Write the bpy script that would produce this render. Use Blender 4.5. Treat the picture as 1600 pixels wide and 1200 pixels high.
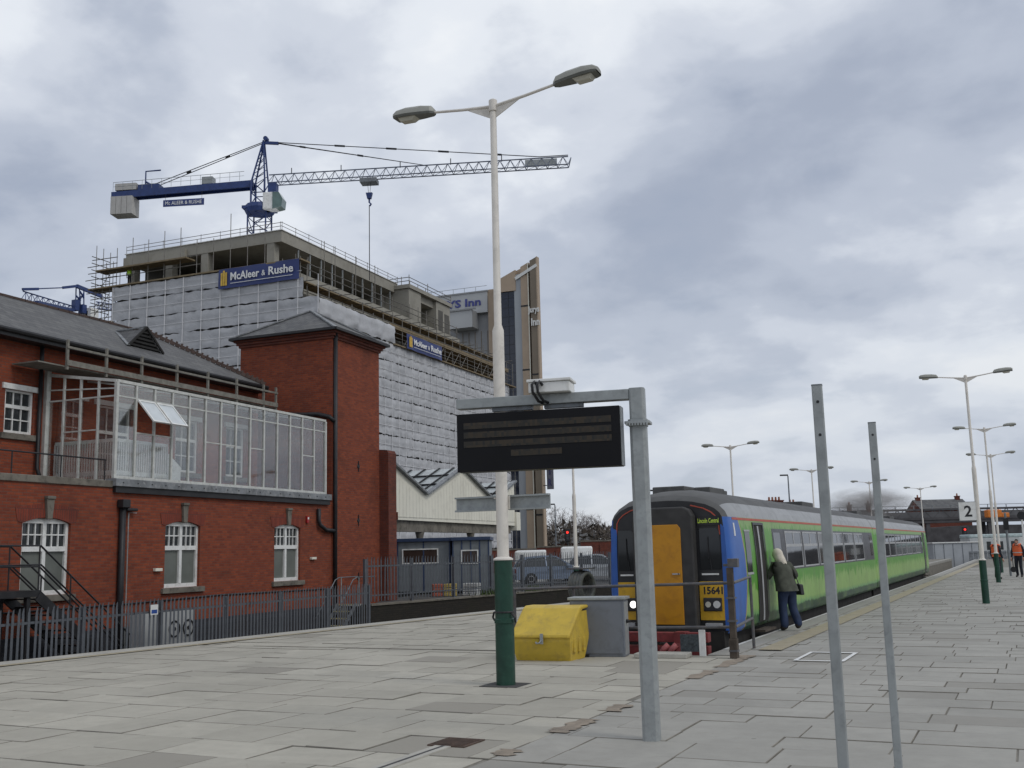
import bpy, math, random
from mathutils import Vector, Matrix
random.seed(11)
R = math.radians
for o in list(bpy.data.objects):
    bpy.data.objects.remove(o)
SC = bpy.context.scene
COL = SC.collection

# ------------------------------------------------------------------ camera
YAW, PITCH, ROLL, CAMH = R(25.9), R(9.05), R(1.4), 1.7
fw0 = Vector((-math.sin(YAW), math.cos(YAW), 0)); rt0 = Vector((math.cos(YAW), math.sin(YAW), 0)); up0 = Vector((0, 0, 1))
fw = fw0*math.cos(PITCH) + up0*math.sin(PITCH); up1 = up0*math.cos(PITCH) - fw0*math.sin(PITCH)
rt = rt0*math.cos(ROLL) - up1*math.sin(ROLL); upv = up1*math.cos(ROLL) + rt0*math.sin(ROLL)
cam = bpy.data.cameras.new('camera'); cam.sensor_width = 36; cam.sensor_fit = 'HORIZONTAL'; cam.lens = 1650/1600*36
cam.clip_start = .05; cam.clip_end = 6000
co = bpy.data.objects.new('camera', cam); COL.objects.link(co)
M = Matrix(((rt.x, upv.x, -fw.x, 0), (rt.y, upv.y, -fw.y, 0), (rt.z, upv.z, -fw.z, CAMH), (0, 0, 0, 1)))
co.matrix_world = M
SC.camera = co

# ------------------------------------------------------------------ sky, sun, exposure
SUN_AZ, SUN_EL = R(100), R(48)          # azimuth clockwise from +Y
W = bpy.data.worlds.new('World'); SC.world = W; W.use_nodes = True
nt = W.node_tree; nt.nodes.clear()
def N(t, typ, **kw):
    n = t.nodes.new(typ)
    for k, v in kw.items():
        setattr(n, k, v)
    return n
def math_node(t, op, a, b=None, clamp=False):
    n = t.nodes.new('ShaderNodeMath'); n.operation = op; n.use_clamp = clamp
    for i, x in enumerate((a, b)):
        if x is None: continue
        if hasattr(x, 'is_linked'): t.links.new(x, n.inputs[i])
        else: n.inputs[i].default_value = x
    return n.outputs[0]
def ramp(t, src, stops, interp='LINEAR'):
    n = t.nodes.new('ShaderNodeValToRGB'); cr = n.color_ramp; cr.interpolation = interp
    while len(cr.elements) < len(stops): cr.elements.new(.5)
    for e, (p, c) in zip(cr.elements, stops):
        e.position = p; e.color = (c, c, c, 1) if not hasattr(c, '__len__') else (c[0], c[1], c[2], 1)
    t.links.new(src, n.inputs[0]); return n.outputs[0]
sky = N(nt, 'ShaderNodeTexSky', sky_type='NISHITA', sun_disc=False, sun_elevation=SUN_EL, sun_rotation=SUN_AZ, air_density=1.0, dust_density=1.2, ozone_density=1.0)
bg_sky = N(nt, 'ShaderNodeBackground'); bg_sky.inputs[1].default_value = .1
nt.links.new(sky.outputs[0], bg_sky.inputs[0])
tc = N(nt, 'ShaderNodeTexCoord'); sx = N(nt, 'ShaderNodeSeparateXYZ'); nt.links.new(tc.outputs['Generated'], sx.inputs[0])
zc = math_node(nt, 'MAXIMUM', sx.outputs[2], 0.0); den = math_node(nt, 'ADD', zc, .30)
px = math_node(nt, 'DIVIDE', sx.outputs[0], den); py = math_node(nt, 'DIVIDE', sx.outputs[1], den)
cb = N(nt, 'ShaderNodeCombineXYZ'); nt.links.new(px, cb.inputs[0]); nt.links.new(py, cb.inputs[1])
def sky_noise(scale, detail, rough, off, dist=0.0):
    mp = N(nt, 'ShaderNodeMapping'); mp.inputs['Location'].default_value = off
    nt.links.new(cb.outputs[0], mp.inputs[0])
    n = N(nt, 'ShaderNodeTexNoise'); n.inputs['Scale'].default_value = scale; n.inputs['Detail'].default_value = detail
    n.inputs['Roughness'].default_value = rough; n.inputs['Distortion'].default_value = dist
    nt.links.new(mp.outputs[0], n.inputs['Vector']); return n.outputs['Fac']
n1 = sky_noise(1.25, 7, .50, (5.7, 1.3, 0), .1)
n2 = sky_noise(4.2, 8, .52, (7.4, 2.2, 3.0), .15)
n3 = sky_noise(.7, 3, .5, (17.1, 19.8, 1.0))
tone = math_node(nt, 'ADD', math_node(nt, 'MULTIPLY', n1, .52), math_node(nt, 'ADD', math_node(nt, 'MULTIPLY', n2, .22), math_node(nt, 'MULTIPLY', n3, .26)))
ccol_raw = ramp(nt, tone, [(.385, (.39, .44, .545)), (.45, (.50, .55, .65)), (.495, (.65, .695, .78)), (.535, (.81, .85, .91)), (.59, (.95, .97, .99))], 'EASE')
hz = ramp(nt, zc, [(.0, .62), (.10, .45), (.30, 0)])
ccol = mixw = nt.nodes.new('ShaderNodeMix'); mixw.data_type = 'RGBA'; nt.links.new(hz, mixw.inputs[0])
nt.links.new(ccol_raw, mixw.inputs[6]); mixw.inputs[7].default_value = (.50, .55, .63, 1); ccol = mixw.outputs[2]
bg_cl = N(nt, 'ShaderNodeBackground'); bg_cl.inputs[1].default_value = 1.0; nt.links.new(ccol, bg_cl.inputs[0])
gap = ramp(nt, n2, [(.30, .85), (.44, .97)])
mx = N(nt, 'ShaderNodeMixShader'); nt.links.new(gap, mx.inputs[0]); nt.links.new(bg_sky.outputs[0], mx.inputs[1]); nt.links.new(bg_cl.outputs[0], mx.inputs[2])
wo = N(nt, 'ShaderNodeOutputWorld'); nt.links.new(mx.outputs[0], wo.inputs[0])

sl = bpy.data.lights.new('sun', 'SUN'); sl.energy = .9; sl.angle = R(18); sl.color = (1, .97, .92)
so = bpy.data.objects.new('sun', sl); COL.objects.link(so)
sd = Vector((math.sin(SUN_AZ)*math.cos(SUN_EL), math.cos(SUN_AZ)*math.cos(SUN_EL), math.sin(SUN_EL)))
so.rotation_euler = sd.to_track_quat('Z', 'Y').to_euler(); so.location = (30, 0, 60)
SC.view_settings.view_transform = 'Standard'; SC.view_settings.look = 'None'; SC.view_settings.gamma = 1; SC.view_settings.exposure = 0
SC.view_settings.use_curve_mapping = False
SC.render.engine = 'CYCLES'

# ------------------------------------------------------------------ mesh builder
class MB:
    def __init__(s): s.v = []; s.f = []; s.m = []; s.mi = 0
    def face(s, pts):
        i = len(s.v); s.v += [tuple(p) for p in pts]; s.f.append(tuple(range(i, i+len(pts)))); s.m.append(s.mi); return s
    def box(s, x0, x1, y0, y1, z0, z1, T=None):
        c = [Vector((x, y, z)) for z in (z0, z1) for y in (y0, y1) for x in (x0, x1)]
        if T: c = [T @ p for p in c]
        i = len(s.v); s.v += [tuple(p) for p in c]
        for q in ((0, 2, 3, 1), (4, 5, 7, 6), (0, 1, 5, 4), (1, 3, 7, 5), (3, 2, 6, 7), (2, 0, 4, 6)):
            s.f.append(tuple(i+k for k in q)); s.m.append(s.mi)
        return s
    def beam(s, p, q, w, h=None, up=(0, 0, 1)):
        h = h or w; p = Vector(p); q = Vector(q); d = (q-p)
        if d.length < 1e-6: return s
        d.normalize(); u = Vector(up)
        if abs(d.dot(u)) > .99: u = Vector((1, 0, 0))
        a = d.cross(u).normalized(); b = a.cross(d)
        i = len(s.v)
        for e in (p, q):
            for sa, sb in ((-1, -1), (1, -1), (1, 1), (-1, 1)): s.v.append(tuple(e + a*(sa*w/2) + b*(sb*h/2)))
        for k in range(4): s.f.append((i+k, i+(k+1) % 4, i+4+(k+1) % 4, i+4+k)); s.m.append(s.mi)
        s.f.append((i+3, i+2, i+1, i)); s.f.append((i+4, i+5, i+6, i+7)); s.m += [s.mi, s.mi]
        return s
    def tube(s, p, q, r0, r1=None, n=10, caps=True):
        r1 = r0 if r1 is None else r1
        return s.path([p, q], [r0, r1], n, caps)
    def path(s, pts, rad, n=8, caps=True):
        pts = [Vector(p) for p in pts]; rad = rad if hasattr(rad, '__len__') else [rad]*len(pts)
        rings = []; ref = None
        for k, p in enumerate(pts):
            d = (pts[min(k+1, len(pts)-1)] - pts[max(k-1, 0)]).normalized()
            if ref is None:
                ref = Vector((0, 0, 1)) if abs(d.z) < .95 else Vector((1, 0, 0))
            a = d.cross(ref).normalized(); b = a.cross(d).normalized(); ref = b
            i = len(s.v); rings.append(i)
            for j in range(n):
                t = 2*math.pi*j/n; s.v.append(tuple(p + a*(math.cos(t)*rad[k]) + b*(math.sin(t)*rad[k])))
        for k in range(len(rings)-1):
            for j in range(n):
                s.f.append((rings[k]+j, rings[k]+(j+1) % n, rings[k+1]+(j+1) % n, rings[k+1]+j)); s.m.append(s.mi)
        if caps:
            s.f.append(tuple(rings[0]+j for j in reversed(range(n)))); s.f.append(tuple(rings[-1]+j for j in range(n))); s.m += [s.mi]*2
        return s
    def prism(s, poly, axis, a, b):
        """poly in the two remaining axes (order x,y,z without axis); extruded a..b along axis"""
        def P3(u, v, w):
            return {0: (w, u, v), 1: (u, w, v), 2: (u, v, w)}[axis]
        n = len(poly); i = len(s.v)
        for w in (a, b): s.v += [P3(u, v, w) for u, v in poly]
        for k in range(n): s.f.append((i+k, i+(k+1) % n, i+n+(k+1) % n, i+n+k)); s.m.append(s.mi)
        s.f.append(tuple(i+k for k in reversed(range(n)))); s.f.append(tuple(i+n+k for k in range(n))); s.m += [s.mi]*2
        return s
    def lathe(s, prof, c=(0, 0, 0), n=16, axis='z', caps=True):
        i0 = len(s.v)
        for r, z in prof:
            for j in range(n):
                t = 2*math.pi*j/n; x, y = r*math.cos(t), r*math.sin(t)
                p = {'z': (x, y, z), 'x': (z, x, y), 'y': (x, z, y)}[axis]
                s.v.append((c[0]+p[0], c[1]+p[1], c[2]+p[2]))
        for k in range(len(prof)-1):
            for j in range(n):
                a = i0+k*n; s.f.append((a+j, a+(j+1) % n, a+n+(j+1) % n, a+n+j)); s.m.append(s.mi)
        if caps:
            s.f.append(tuple(i0+j for j in reversed(range(n)))); e = i0+(len(prof)-1)*n
            s.f.append(tuple(e+j for j in range(n))); s.m += [s.mi]*2
        return s
    def grid(s, fn, nu, nv):
        i = len(s.v)
        for b in range(nv+1):
            for a in range(nu+1): s.v.append(tuple(fn(a/nu, b/nv)))
        for b in range(nv):
            for a in range(nu):
                k = i+b*(nu+1)+a; s.f.append((k, k+1, k+nu+2, k+nu+1)); s.m.append(s.mi)
        return s
    def build(s, name, mat, parent=None, smooth=False, bevel=0, loc=None, rz=None, recalc=True, auto=None):
        me = bpy.data.meshes.new(name); me.from_pydata(s.v, [], s.f)
        mats = mat if isinstance(mat, (list, tuple)) else [mat]
        for m in mats: me.materials.append(m)
        if len(mats) > 1: me.polygons.foreach_set('material_index', s.m)
        if recalc:
            import bmesh
            bm = bmesh.new(); bm.from_mesh(me); bmesh.ops.recalc_face_normals(bm, faces=bm.faces)
            if smooth: bmesh.ops.remove_doubles(bm, verts=bm.verts, dist=1e-5)
            bm.to_mesh(me); bm.free()
        uv = me.uv_layers.new(name='UVMap'); L = me.loops; V = me.vertices
        for p in me.polygons:
            nx, ny, nz = (abs(c) for c in p.normal)
            for li in p.loop_indices:
                c = V[L[li].vertex_index].co
                if nz > nx and nz > ny: uv.data[li].uv = (c.y, c.x) if nz > .98 else ((c.y, math.hypot(c.x, c.z)) if nx > ny else (c.x, math.hypot(c.y, c.z)))
                elif nx > ny: uv.data[li].uv = (c.y, c.z)
                else: uv.data[li].uv = (c.x, c.z)
        if smooth: me.polygons.foreach_set('use_smooth', [True]*len(me.polygons))
        ob = bpy.data.objects.new(name, me); COL.objects.link(ob)
        if parent: ob.parent = parent
        if loc is not None: ob.location = loc
        if rz is not None: ob.rotation_euler = (0, 0, rz)
        if bevel:
            b = ob.modifiers.new('bevel', 'BEVEL'); b.width = bevel; b.segments = 2; b.limit_method = 'ANGLE'; b.angle_limit = R(40)
            b.harden_normals = False
        if smooth and auto:
            md = ob.modifiers.new('edge', 'EDGE_SPLIT'); md.split_angle = R(auto)
        return ob
def tag(o, label, cat, group=None, kind=None):
    if label: o['label'] = label
    if cat: o['category'] = cat
    if group: o['group'] = group
    if kind: o['kind'] = kind
    return o
def root(name, label, cat, loc=(0, 0, 0), rz=0, group=None):
    o = bpy.data.objects.new(name, None); COL.objects.link(o); o.location = loc; o.rotation_euler = (0, 0, rz); o.empty_display_size = .3
    return tag(o, label, cat, group)
def clone(o, parent=None, loc=None, rz=None, label=None):
    c = o.copy(); COL.objects.link(c); c.parent = parent
    if loc is not None: c.location = loc
    if rz is not None: c.rotation_euler = (0, 0, rz)
    if label: c['label'] = label
    for ch in list(o.children): clone(ch, c)
    return c
def dup(o, parent, loc=None, rz=None):
    c = o.copy(); COL.objects.link(c); c.parent = parent
    if loc is not None: c.location = loc
    if rz is not None: c.rotation_euler = (0, 0, rz)
    return c
def text(name, s, mat, parent, origin, xd, yd, width=None, height=None, extrude=.004, bold=0.0):
    cu = bpy.data.curves.new('t', 'FONT'); cu.body = s; cu.size = 1; cu.extrude = .5; cu.offset = bold; cu.resolution_u = 2
    t = bpy.data.objects.new('t', cu); COL.objects.link(t)
    me = bpy.data.meshes.new_from_object(t.evaluated_get(bpy.context.evaluated_depsgraph_get()))
    bpy.data.objects.remove(t)
    xs = [v.co.x for v in me.vertices]; ys = [v.co.y for v in me.vertices]
    x0, x1, y0, y1 = min(xs), max(xs), min(ys), max(ys)
    sy = (height/(y1-y0)) if height else width/(x1-x0); sxx = width/(x1-x0) if width else sy
    xd = Vector(xd).normalized(); yd = Vector(yd).normalized(); zd = xd.cross(yd)
    for v in me.vertices:
        p = Vector(origin) + xd*((v.co.x-x0)*sxx) + yd*((v.co.y-y0)*sy) + zd*((v.co.z+.5)*extrude)
        v.co = p
    me.name = name; me.materials.clear(); me.materials.append(mat)
    ob = bpy.data.objects.new(name, me); COL.objects.link(ob)
    if parent: ob.parent = parent
    return ob

# ------------------------------------------------------------------ materials
MATS = {}
def principled(name):
    m = bpy.data.materials.new(name); m.use_nodes = True
    t = m.node_tree; b = t.nodes['Principled BSDF']; MATS[name] = m
    return m, t, b
def noise(t, vec, scale, detail=4, rough=.55, dist=0):
    n = t.nodes.new('ShaderNodeTexNoise'); n.inputs['Scale'].default_value = scale; n.inputs['Detail'].default_value = detail
    n.inputs['Roughness'].default_value = rough; n.inputs['Distortion'].default_value = dist
    if vec is not None: t.links.new(vec, n.inputs['Vector'])
    return n.outputs['Fac']
def mixc(t, fac, a, b, typ='MIX'):
    n = t.nodes.new('ShaderNodeMix'); n.data_type = 'RGBA'; n.blend_type = typ
    for sck, x in ((n.inputs[0], fac), (n.inputs[6], a), (n.inputs[7], b)):
        if hasattr(x, 'is_linked'): t.links.new(x, sck)
        elif hasattr(x, '__len__'): sck.default_value = (x[0], x[1], x[2], 1)
        else: sck.default_value = x
    return n.outputs[2]
def bump(t, b, h, strength=.3, dist=.02):
    n = t.nodes.new('ShaderNodeBump'); n.inputs['Strength'].default_value = strength; n.inputs['Distance'].default_value = dist
    t.links.new(h, n.inputs['Height']); t.links.new(n.outputs[0], b.inputs['Normal'])
def coord(t, kind='Object'):
    return t.nodes.new('ShaderNodeTexCoord').outputs[kind]
def mat(name, col, rough=.6, metal=0, var=.25, scale=3, bmp=.15, dirt=None, spec=.4, fine=40):
    m, t, b = principled(name); v = coord(t)
    f = noise(t, v, scale, 6, .6); c = tuple(x*(1-var) for x in col); d = tuple(min(1, x*(1+var)) for x in col)
    cc = mixc(t, ramp(t, f, [(.3, 0), (.7, 1)]), c, d)
    if dirt:
        f2 = noise(t, v, scale*2.3, 5, .65, .4); cc = mixc(t, ramp(t, f2, [(.5, 0), (.72, .8)]), cc, dirt)
    t.links.new(cc, b.inputs['Base Color']); b.inputs['Roughness'].default_value = rough; b.inputs['Metallic'].default_value = metal
    b.inputs['Specular IOR Level'].default_value = spec
    rr = math_node(t, 'ADD', math_node(t, 'MULTIPLY', noise(t, v, scale*4, 3), .3), rough-.15, True); t.links.new(rr, b.inputs['Roughness'])
    if bmp: bump(t, b, noise(t, v, fine, 4), bmp, .01)
    return m
def brickmat(name, c1, c2, mortar, bw=.225, rh=.075, ms=.009, stain=(.03, .02, .017), stain_amt=.7, bmp=.4, rough=.85, kind='UV', offset=.5, squash=1):
    m, t, b = principled(name); v = coord(t, kind)
    br = t.nodes.new('ShaderNodeTexBrick'); t.links.new(v, br.inputs['Vector']); br.offset = offset
    br.inputs['Color1'].default_value = (*c1, 1); br.inputs['Color2'].default_value = (*c2, 1); br.inputs['Mortar'].default_value = (*mortar, 1)
    br.inputs['Scale'].default_value = 1; br.inputs['Mortar Size'].default_value = ms; br.inputs['Brick Width'].default_value = bw; br.inputs['Row Height'].default_value = rh
    br.inputs['Mortar Smooth'].default_value = .3
    f = noise(t, v, .55, 7, .66, .3); cc = mixc(t, ramp(t, f, [(.52, 0), (.80, stain_amt)]), br.outputs['Color'], stain)
    pe = noise(t, v, 1.7, 8, .75, .8); cc = mixc(t, ramp(t, pe, [(.62, 0), (.78, .28)]), cc, tuple(min(1, x*1.3+.12) for x in c1))
    f3 = noise(t, v, 9, 3); cc = mixc(t, ramp(t, f3, [(.35, .25), (.65, 0)]), cc, tuple(x*.5 for x in c1))
    t.links.new(cc, b.inputs['Base Color']); b.inputs['Roughness'].default_value = rough; b.inputs['Specular IOR Level'].default_value = .25
    bump(t, b, math_node(t, 'SUBTRACT', noise(t, v, 60, 3), math_node(t, 'MULTIPLY', br.outputs['Fac'], 1.2)), bmp, .01)
    return m
def glass(name, col, rough=.06, spec=.5):
    m, t, b = principled(name); v = coord(t)
    cc = mixc(t, noise(t, v, 1.3, 4), tuple(x*.5 for x in col), tuple(x*1.5 for x in col))
    t.links.new(cc, b.inputs['Base Color']); b.inputs['Roughness'].default_value = rough; b.inputs['Specular IOR Level'].default_value = spec
    bump(t, b, noise(t, v, 1.6, 2), .04, .02)
    return m
def clear_glass(name, tint=(.97, .98, .975), refl=.0):
    m = bpy.data.materials.new(name); m.use_nodes = True; t = m.node_tree; t.nodes.clear()
    tr = N(t, 'ShaderNodeBsdfTransparent'); tr.inputs[0].default_value = (*tint, 1)
    gl = N(t, 'ShaderNodeBsdfGlossy'); gl.inputs['Roughness'].default_value = .04
    df = N(t, 'ShaderNodeBsdfDiffuse'); df.inputs[0].default_value = (.45, .46, .46, 1)
    fr = N(t, 'ShaderNodeFresnel'); fr.inputs[0].default_value = 1.5
    a = N(t, 'ShaderNodeMixShader'); t.links.new(math_node(t, 'ADD', math_node(t, 'MULTIPLY', fr.outputs[0], .4), refl, True), a.inputs[0]); t.links.new(tr.outputs[0], a.inputs[1]); t.links.new(gl.outputs[0], a.inputs[2])
    v = coord(t); f = ramp(t, noise(t, v, 2.5, 6, .65), [(.45, .0), (.85, .035)])
    b = N(t, 'ShaderNodeMixShader'); t.links.new(f, b.inputs[0]); t.links.new(a.outputs[0], b.inputs[1]); t.links.new(df.outputs[0], b.inputs[2])
    o = N(t, 'ShaderNodeOutputMaterial'); t.links.new(b.outputs[0], o.inputs[0]); return m
def emit(name, col, s):
    m, t, b = principled(name); b.inputs['Base Color'].default_value = (*col, 1); b.inputs['Emission Color'].default_value = (*col, 1); b.inputs['Emission Strength'].default_value = s
    return m

BRICK = brickmat('red_brick', (.285, .066, .029), (.175, .040, .023), (.14, .072, .053))
BRICKD = brickmat('red_brick_old', (.19, .05, .03), (.12, .035, .026), (.09, .06, .05), stain_amt=.9)
ARCHB = brickmat('arch_brick', (.25, .055, .032), (.19, .042, .027), (.10, .05, .04), bw=.075, rh=.3)
SLATE = brickmat('slate', (.15, .15, .148), (.10, .10, .103), (.045, .045, .048), bw=.3, rh=.2, ms=.008, stain=(.17, .165, .145), stain_amt=.6, bmp=.5, rough=.7)
STONE = mat('stone', (.16, .145, .12), .85, var=.35, scale=2, dirt=(.04, .038, .03))
WHITE = mat('white_paint', (.72, .72, .70), .45, var=.06, scale=2, bmp=.05, dirt=(.45, .44, .40))
CREAM = mat('cream_paint', (.74, .715, .61), .6, var=.05, scale=.6, bmp=.08, dirt=(.62, .59, .50), fine=15)
FRAMEW = mat('aged_white_frame', (.53, .535, .505), .5, var=.12, scale=3, bmp=.05, dirt=(.33, .325, .29))
LEAD = mat('lead', (.17, .18, .19), .6, var=.4, scale=3, dirt=(.36, .36, .35))
BLACKP = mat('black_iron', (.018, .018, .02), .5, var=.4, bmp=.1)
DARK = mat('dark_interior', (.022, .021, .02), .9, var=.3)
BLIND = mat('window_blind', (.13, .14, .125), .35, var=.2, scale=1.2, bmp=0, spec=.6)
GLASSD = glass('dark_glass', (.03, .034, .036))
CLEAR = clear_glass('greenhouse_glass')
GALV = mat('galvanised_steel', (.315, .335, .335), .5, .2, var=.14, scale=6, bmp=.1, dirt=(.23, .243, .245), fine=25)
GALVD = mat('weathered_steel', (.19, .205, .22), .6, .25, var=.25, scale=5, dirt=(.11, .10, .095))
LAMPW = mat('lamp_white', (.70, .66, .60), .5, var=.06, scale=2, bmp=.04, dirt=(.52, .49, .44))
LAMPG = mat('lamp_green', (.011, .048, .032), .4, var=.25, scale=4, bmp=.12, dirt=(.02, .07, .046))
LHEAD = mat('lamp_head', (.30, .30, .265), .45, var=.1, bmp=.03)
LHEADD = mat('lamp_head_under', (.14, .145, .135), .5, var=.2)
LENS = mat('lamp_lens', (.50, .48, .40), .2, var=.1, bmp=0, spec=.6)
ASPH = mat('asphalt', (.06, .058, .056), .9, var=.4, scale=1, bmp=.5, fine=90)
CONC = mat('concrete', (.36, .345, .31), .85, var=.16, scale=.7, dirt=(.24, .225, .19), bmp=.2)

# ------------------------------------------------------------------ ground, tracks, platform
def pave_mat(name, base, var, dark):
    m, t, b = principled(name); v = coord(t, 'Object'); g = t.nodes.new('ShaderNodeNewGeometry').outputs['Position']
    at = t.nodes.new('ShaderNodeAttribute'); at.attribute_name = 'rnd'
    oi = t.nodes.new('ShaderNodeObjectInfo')
    wn = t.nodes.new('ShaderNodeTexWhiteNoise'); wn.noise_dimensions = '1D'
    t.links.new(math_node(t, 'ADD', math_node(t, 'MULTIPLY', at.outputs['Fac'], 31.7), math_node(t, 'MULTIPLY', oi.outputs['Random'], 17.3)), wn.inputs['W'])
    c = mixc(t, wn.outputs['Value'], tuple(x*(1-var) for x in base), tuple(x*(1+var) for x in base))
    c = mixc(t, ramp(t, wn.outputs['Value'], [(.90, 0), (.93, .75)]), c, dark)
    c = mixc(t, ramp(t, noise(t, g, .55, 6, .62, .4), [(.42, 0), (.75, .6)]), c, tuple(x*.62 for x in base))
    c = mixc(t, ramp(t, noise(t, g, 5, 5, .7), [(.35, .28), (.6, 0)]), c, tuple(x*.66 for x in base))
    c = mixc(t, ramp(t, noise(t, g, 34, 3, .7), [(.68, 0), (.74, .5)]), c, tuple(x*.45 for x in base))
    vo = t.nodes.new('ShaderNodeTexVoronoi'); vo.inputs['Scale'].default_value = 2.1; t.links.new(g, vo.inputs['Vector'])
    c = mixc(t, math_node(t, 'MULTIPLY', ramp(t, vo.outputs['Distance'], [(.035, .75), (.06, 0)]), ramp(t, noise(t, g, .9, 2), [(.5, 0), (.6, 1)])), c, tuple(x*.5 for x in base))
    c = mixc(t, ramp(t, noise(t, g, 1.6, 8, .75, 1.2), [(.60, 0), (.72, .35)]), c, (.20, .17, .12))
    t.links.new(c, b.inputs['Base Color']); b.inputs['Roughness'].default_value = .82; b.inputs['Specular IOR Level'].default_value = .3
    bump(t, b, noise(t, g, 45, 5, .7), .25, .006); return m
PAVE_L = pave_mat('paving_warm', (.425, .402, .34), .10, (.24, .222, .19))
PAVE_R = pave_mat('paving_grey', (.355, .343, .308), .08, (.265, .25, .22))
JOINT = mat('joint_dirt', (.195, .182, .155), .95, var=.3, scale=3)
COPE = mat('coping', (.40, .385, .34), .8, var=.12, scale=1.5, dirt=(.3, .29, .26))
YELLOWLINE = mat('worn_yellow_paint', (.34, .295, .20), .8, var=.15, scale=4, dirt=(.33, .31, .26))
BALLAST = mat('ballast', (.085, .075, .065), .95, var=.5, scale=12, bmp=1, fine=18)
GROUND = mat('ground', (.075, .07, .055), .95, var=.4, scale=.15, bmp=.4, fine=3)
g = MB(); g.face([(-2500, -600, -1.25), (2500, -600, -1.25), (2500, 4000, -1.25), (-2500, 4000, -1.25)])
tag(g.build('ground', GROUND), 'dark brown open ground around the station', 'ground', kind='structure')
g = MB(); g.face([(-30, -20, -1.2), (40, -20, -1.2), (40, 260, -1.2), (-30, 260, -1.2)])
tag(g.build('track_bed', BALLAST), 'stone ballast of the track bed beside the platforms', 'ballast', kind='structure')

def XL(y):                     # left edge of the platform
    return -16.6 + .123*(y-13.2) if y < 60 else -10.84
PIT_Y, PIT_X0, XR = 17.0, -7.75, -4.85
plat = MB()
def slab_poly(poly, z0, z1): plat.prism(poly, 2, z0, z1)
slab_poly([(XL(-14), -14), (14, -14), (14, PIT_Y), (XL(PIT_Y), PIT_Y)], -1.25, -.012)
slab_poly([(XR, PIT_Y), (14, PIT_Y), (14, 135), (XR-.5, 135), (XR, 60)], -1.25, -.012)
slab_poly([(XL(PIT_Y), PIT_Y), (PIT_X0, PIT_Y), (PIT_X0, 135), (-10.84, 135), (XL(60), 60)], -1.25, -.012)
platform = plat.build('platform', JOINT); tag(platform, 'grey paved station platform with a bay for the train', 'platform', kind='structure')
m = MB(); m.prism([(XR-.03, PIT_Y), (XR+.4, PIT_Y), (XR+.4, 60), (XR-.1, 135), (XR-.53, 135), (XR-.03, 60)], 2, -.2, .003)
m.prism([(PIT_X0-.4, PIT_Y), (PIT_X0+.03, PIT_Y), (PIT_X0+.03, 135), (PIT_X0-.4, 135)], 2, -.2, .003)
cp = m.build('edge_coping', PAVE_R, platform)
m = MB(); m.face([(XR-.03, PIT_Y+.9, .007), (XR+.045, PIT_Y+.9, .007), (XR+.045, 60, .007), (XR-.03, 60, .007)]); m.face([(XR-.03, 60, .007), (XR+.045, 60, .007), (XR-.455, 135, .007), (XR-.53, 135, .007)]); m.build('white_edge_line', mat('edge_white', (.55, .55, .52), .7, var=.15, dirt=(.36, .35, .32)), platform)
m = MB(); m.prism([(XL(-14)-.04, -14), (XL(-14)+.5, -14), (XL(60)+.5, 60), (XL(60)-.04, 60)], 2, -.2, .003); m.build('edge_coping', COPE, platform)
m = MB(); m.face([(XL(-14)+.62, -14, .012), (XL(-14)+.84, -14, .012), (XL(50)+.84, 50, .012), (XL(50)+.62, 50, .012)]); m.build('yellow_line', YELLOWLINE, platform)
m = MB(); m.face([(-4.28, 17.9, .012), (-3.9, 17.9, .012), (-3.9, 90, .012), (-4.28, 90, .012)]); m.build('yellow_line', YELLOWLINE, platform)
# paving slabs: rows along X
slabs = []
def lay(x0f, x1, y0, y1, w, d, matl):
    y = y0
    while y < y1-.05:
        dd = d*random.choice((1, 1, 1, 1.22, .82)) if w > .88 else d
        xs = x0f(y+dd/2) if callable(x0f) else x0f
        x = xs - random.random()*w
        while x < x1-.02:
            ww = w*random.choice((1, 1, 1, .8, 1.15, .68))
            a, b_ = max(x, xs), min(x+ww, x1)
            if b_-a > .12: slabs.append((a, b_, y, min(y+dd, y1), matl))
            x += ww
        y += dd
lay(lambda y: XL(y)+.52, -4.26, -2, PIT_Y-.15, .92, .68, PAVE_L)
lay(-4.26, 13.5, -2, PIT_Y, .95, .56, PAVE_R)
lay(XR+.42, 13.5, PIT_Y, 75, .95, .56, PAVE_R)
lay(lambda y: XL(y)+.52, PIT_X0-.42, PIT_Y, 60, .92, .68, PAVE_L)
cp_ = Vector((0, 0, CAMH))
def proj(p):
    d = Vector(p)-cp_; z = d.dot(fw)
    if z < .3: return None
    return 800+1650*d.dot(rt)/z, 600-1650*d.dot(upv)/z, z
vis = []
for s in slabs:
    c = ((s[0]+s[1])/2, (s[2]+s[3])/2, 0); q = proj(c)
    if q and -40 < q[0] < 1640 and q[1] < 1225: vis.append(((s[1]-s[0])*(s[3]-s[2])/q[2]**3, s))
    elif q is None or q[1] < 1500: vis.append((0, s))
vis.sort(key=lambda t: -t[0])
J = .009
cache = {}
def slab_mesh(w, d, matl):
    key = (round(w, 2), round(d, 2), matl.name)
    if key not in cache:
        w, d = key[0]-J, key[1]-J; e = .005
        mb = MB(); v = [(-w/2, -d/2, -.04), (w/2, -d/2, -.04), (w/2, d/2, -.04), (-w/2, d/2, -.04)]
        v2 = [(x, y, -e) for x, y, z in v]; v3 = [(x-math.copysign(e, x), y-math.copysign(e, y), 0) for x, y, z in v]
        mb.mi = 1
        for k in range(4):
            l = (k+1) % 4; mb.face([v[k], v[l], v2[l], v2[k]]); mb.face([v2[k], v2[l], v3[l], v3[k]])
        mb.mi = 0; mb.face(v3); o = mb.build('paving_slab', [matl, JOINT]); cache[key] = o.data; bpy.data.objects.remove(o)
    return cache[key]
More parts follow.
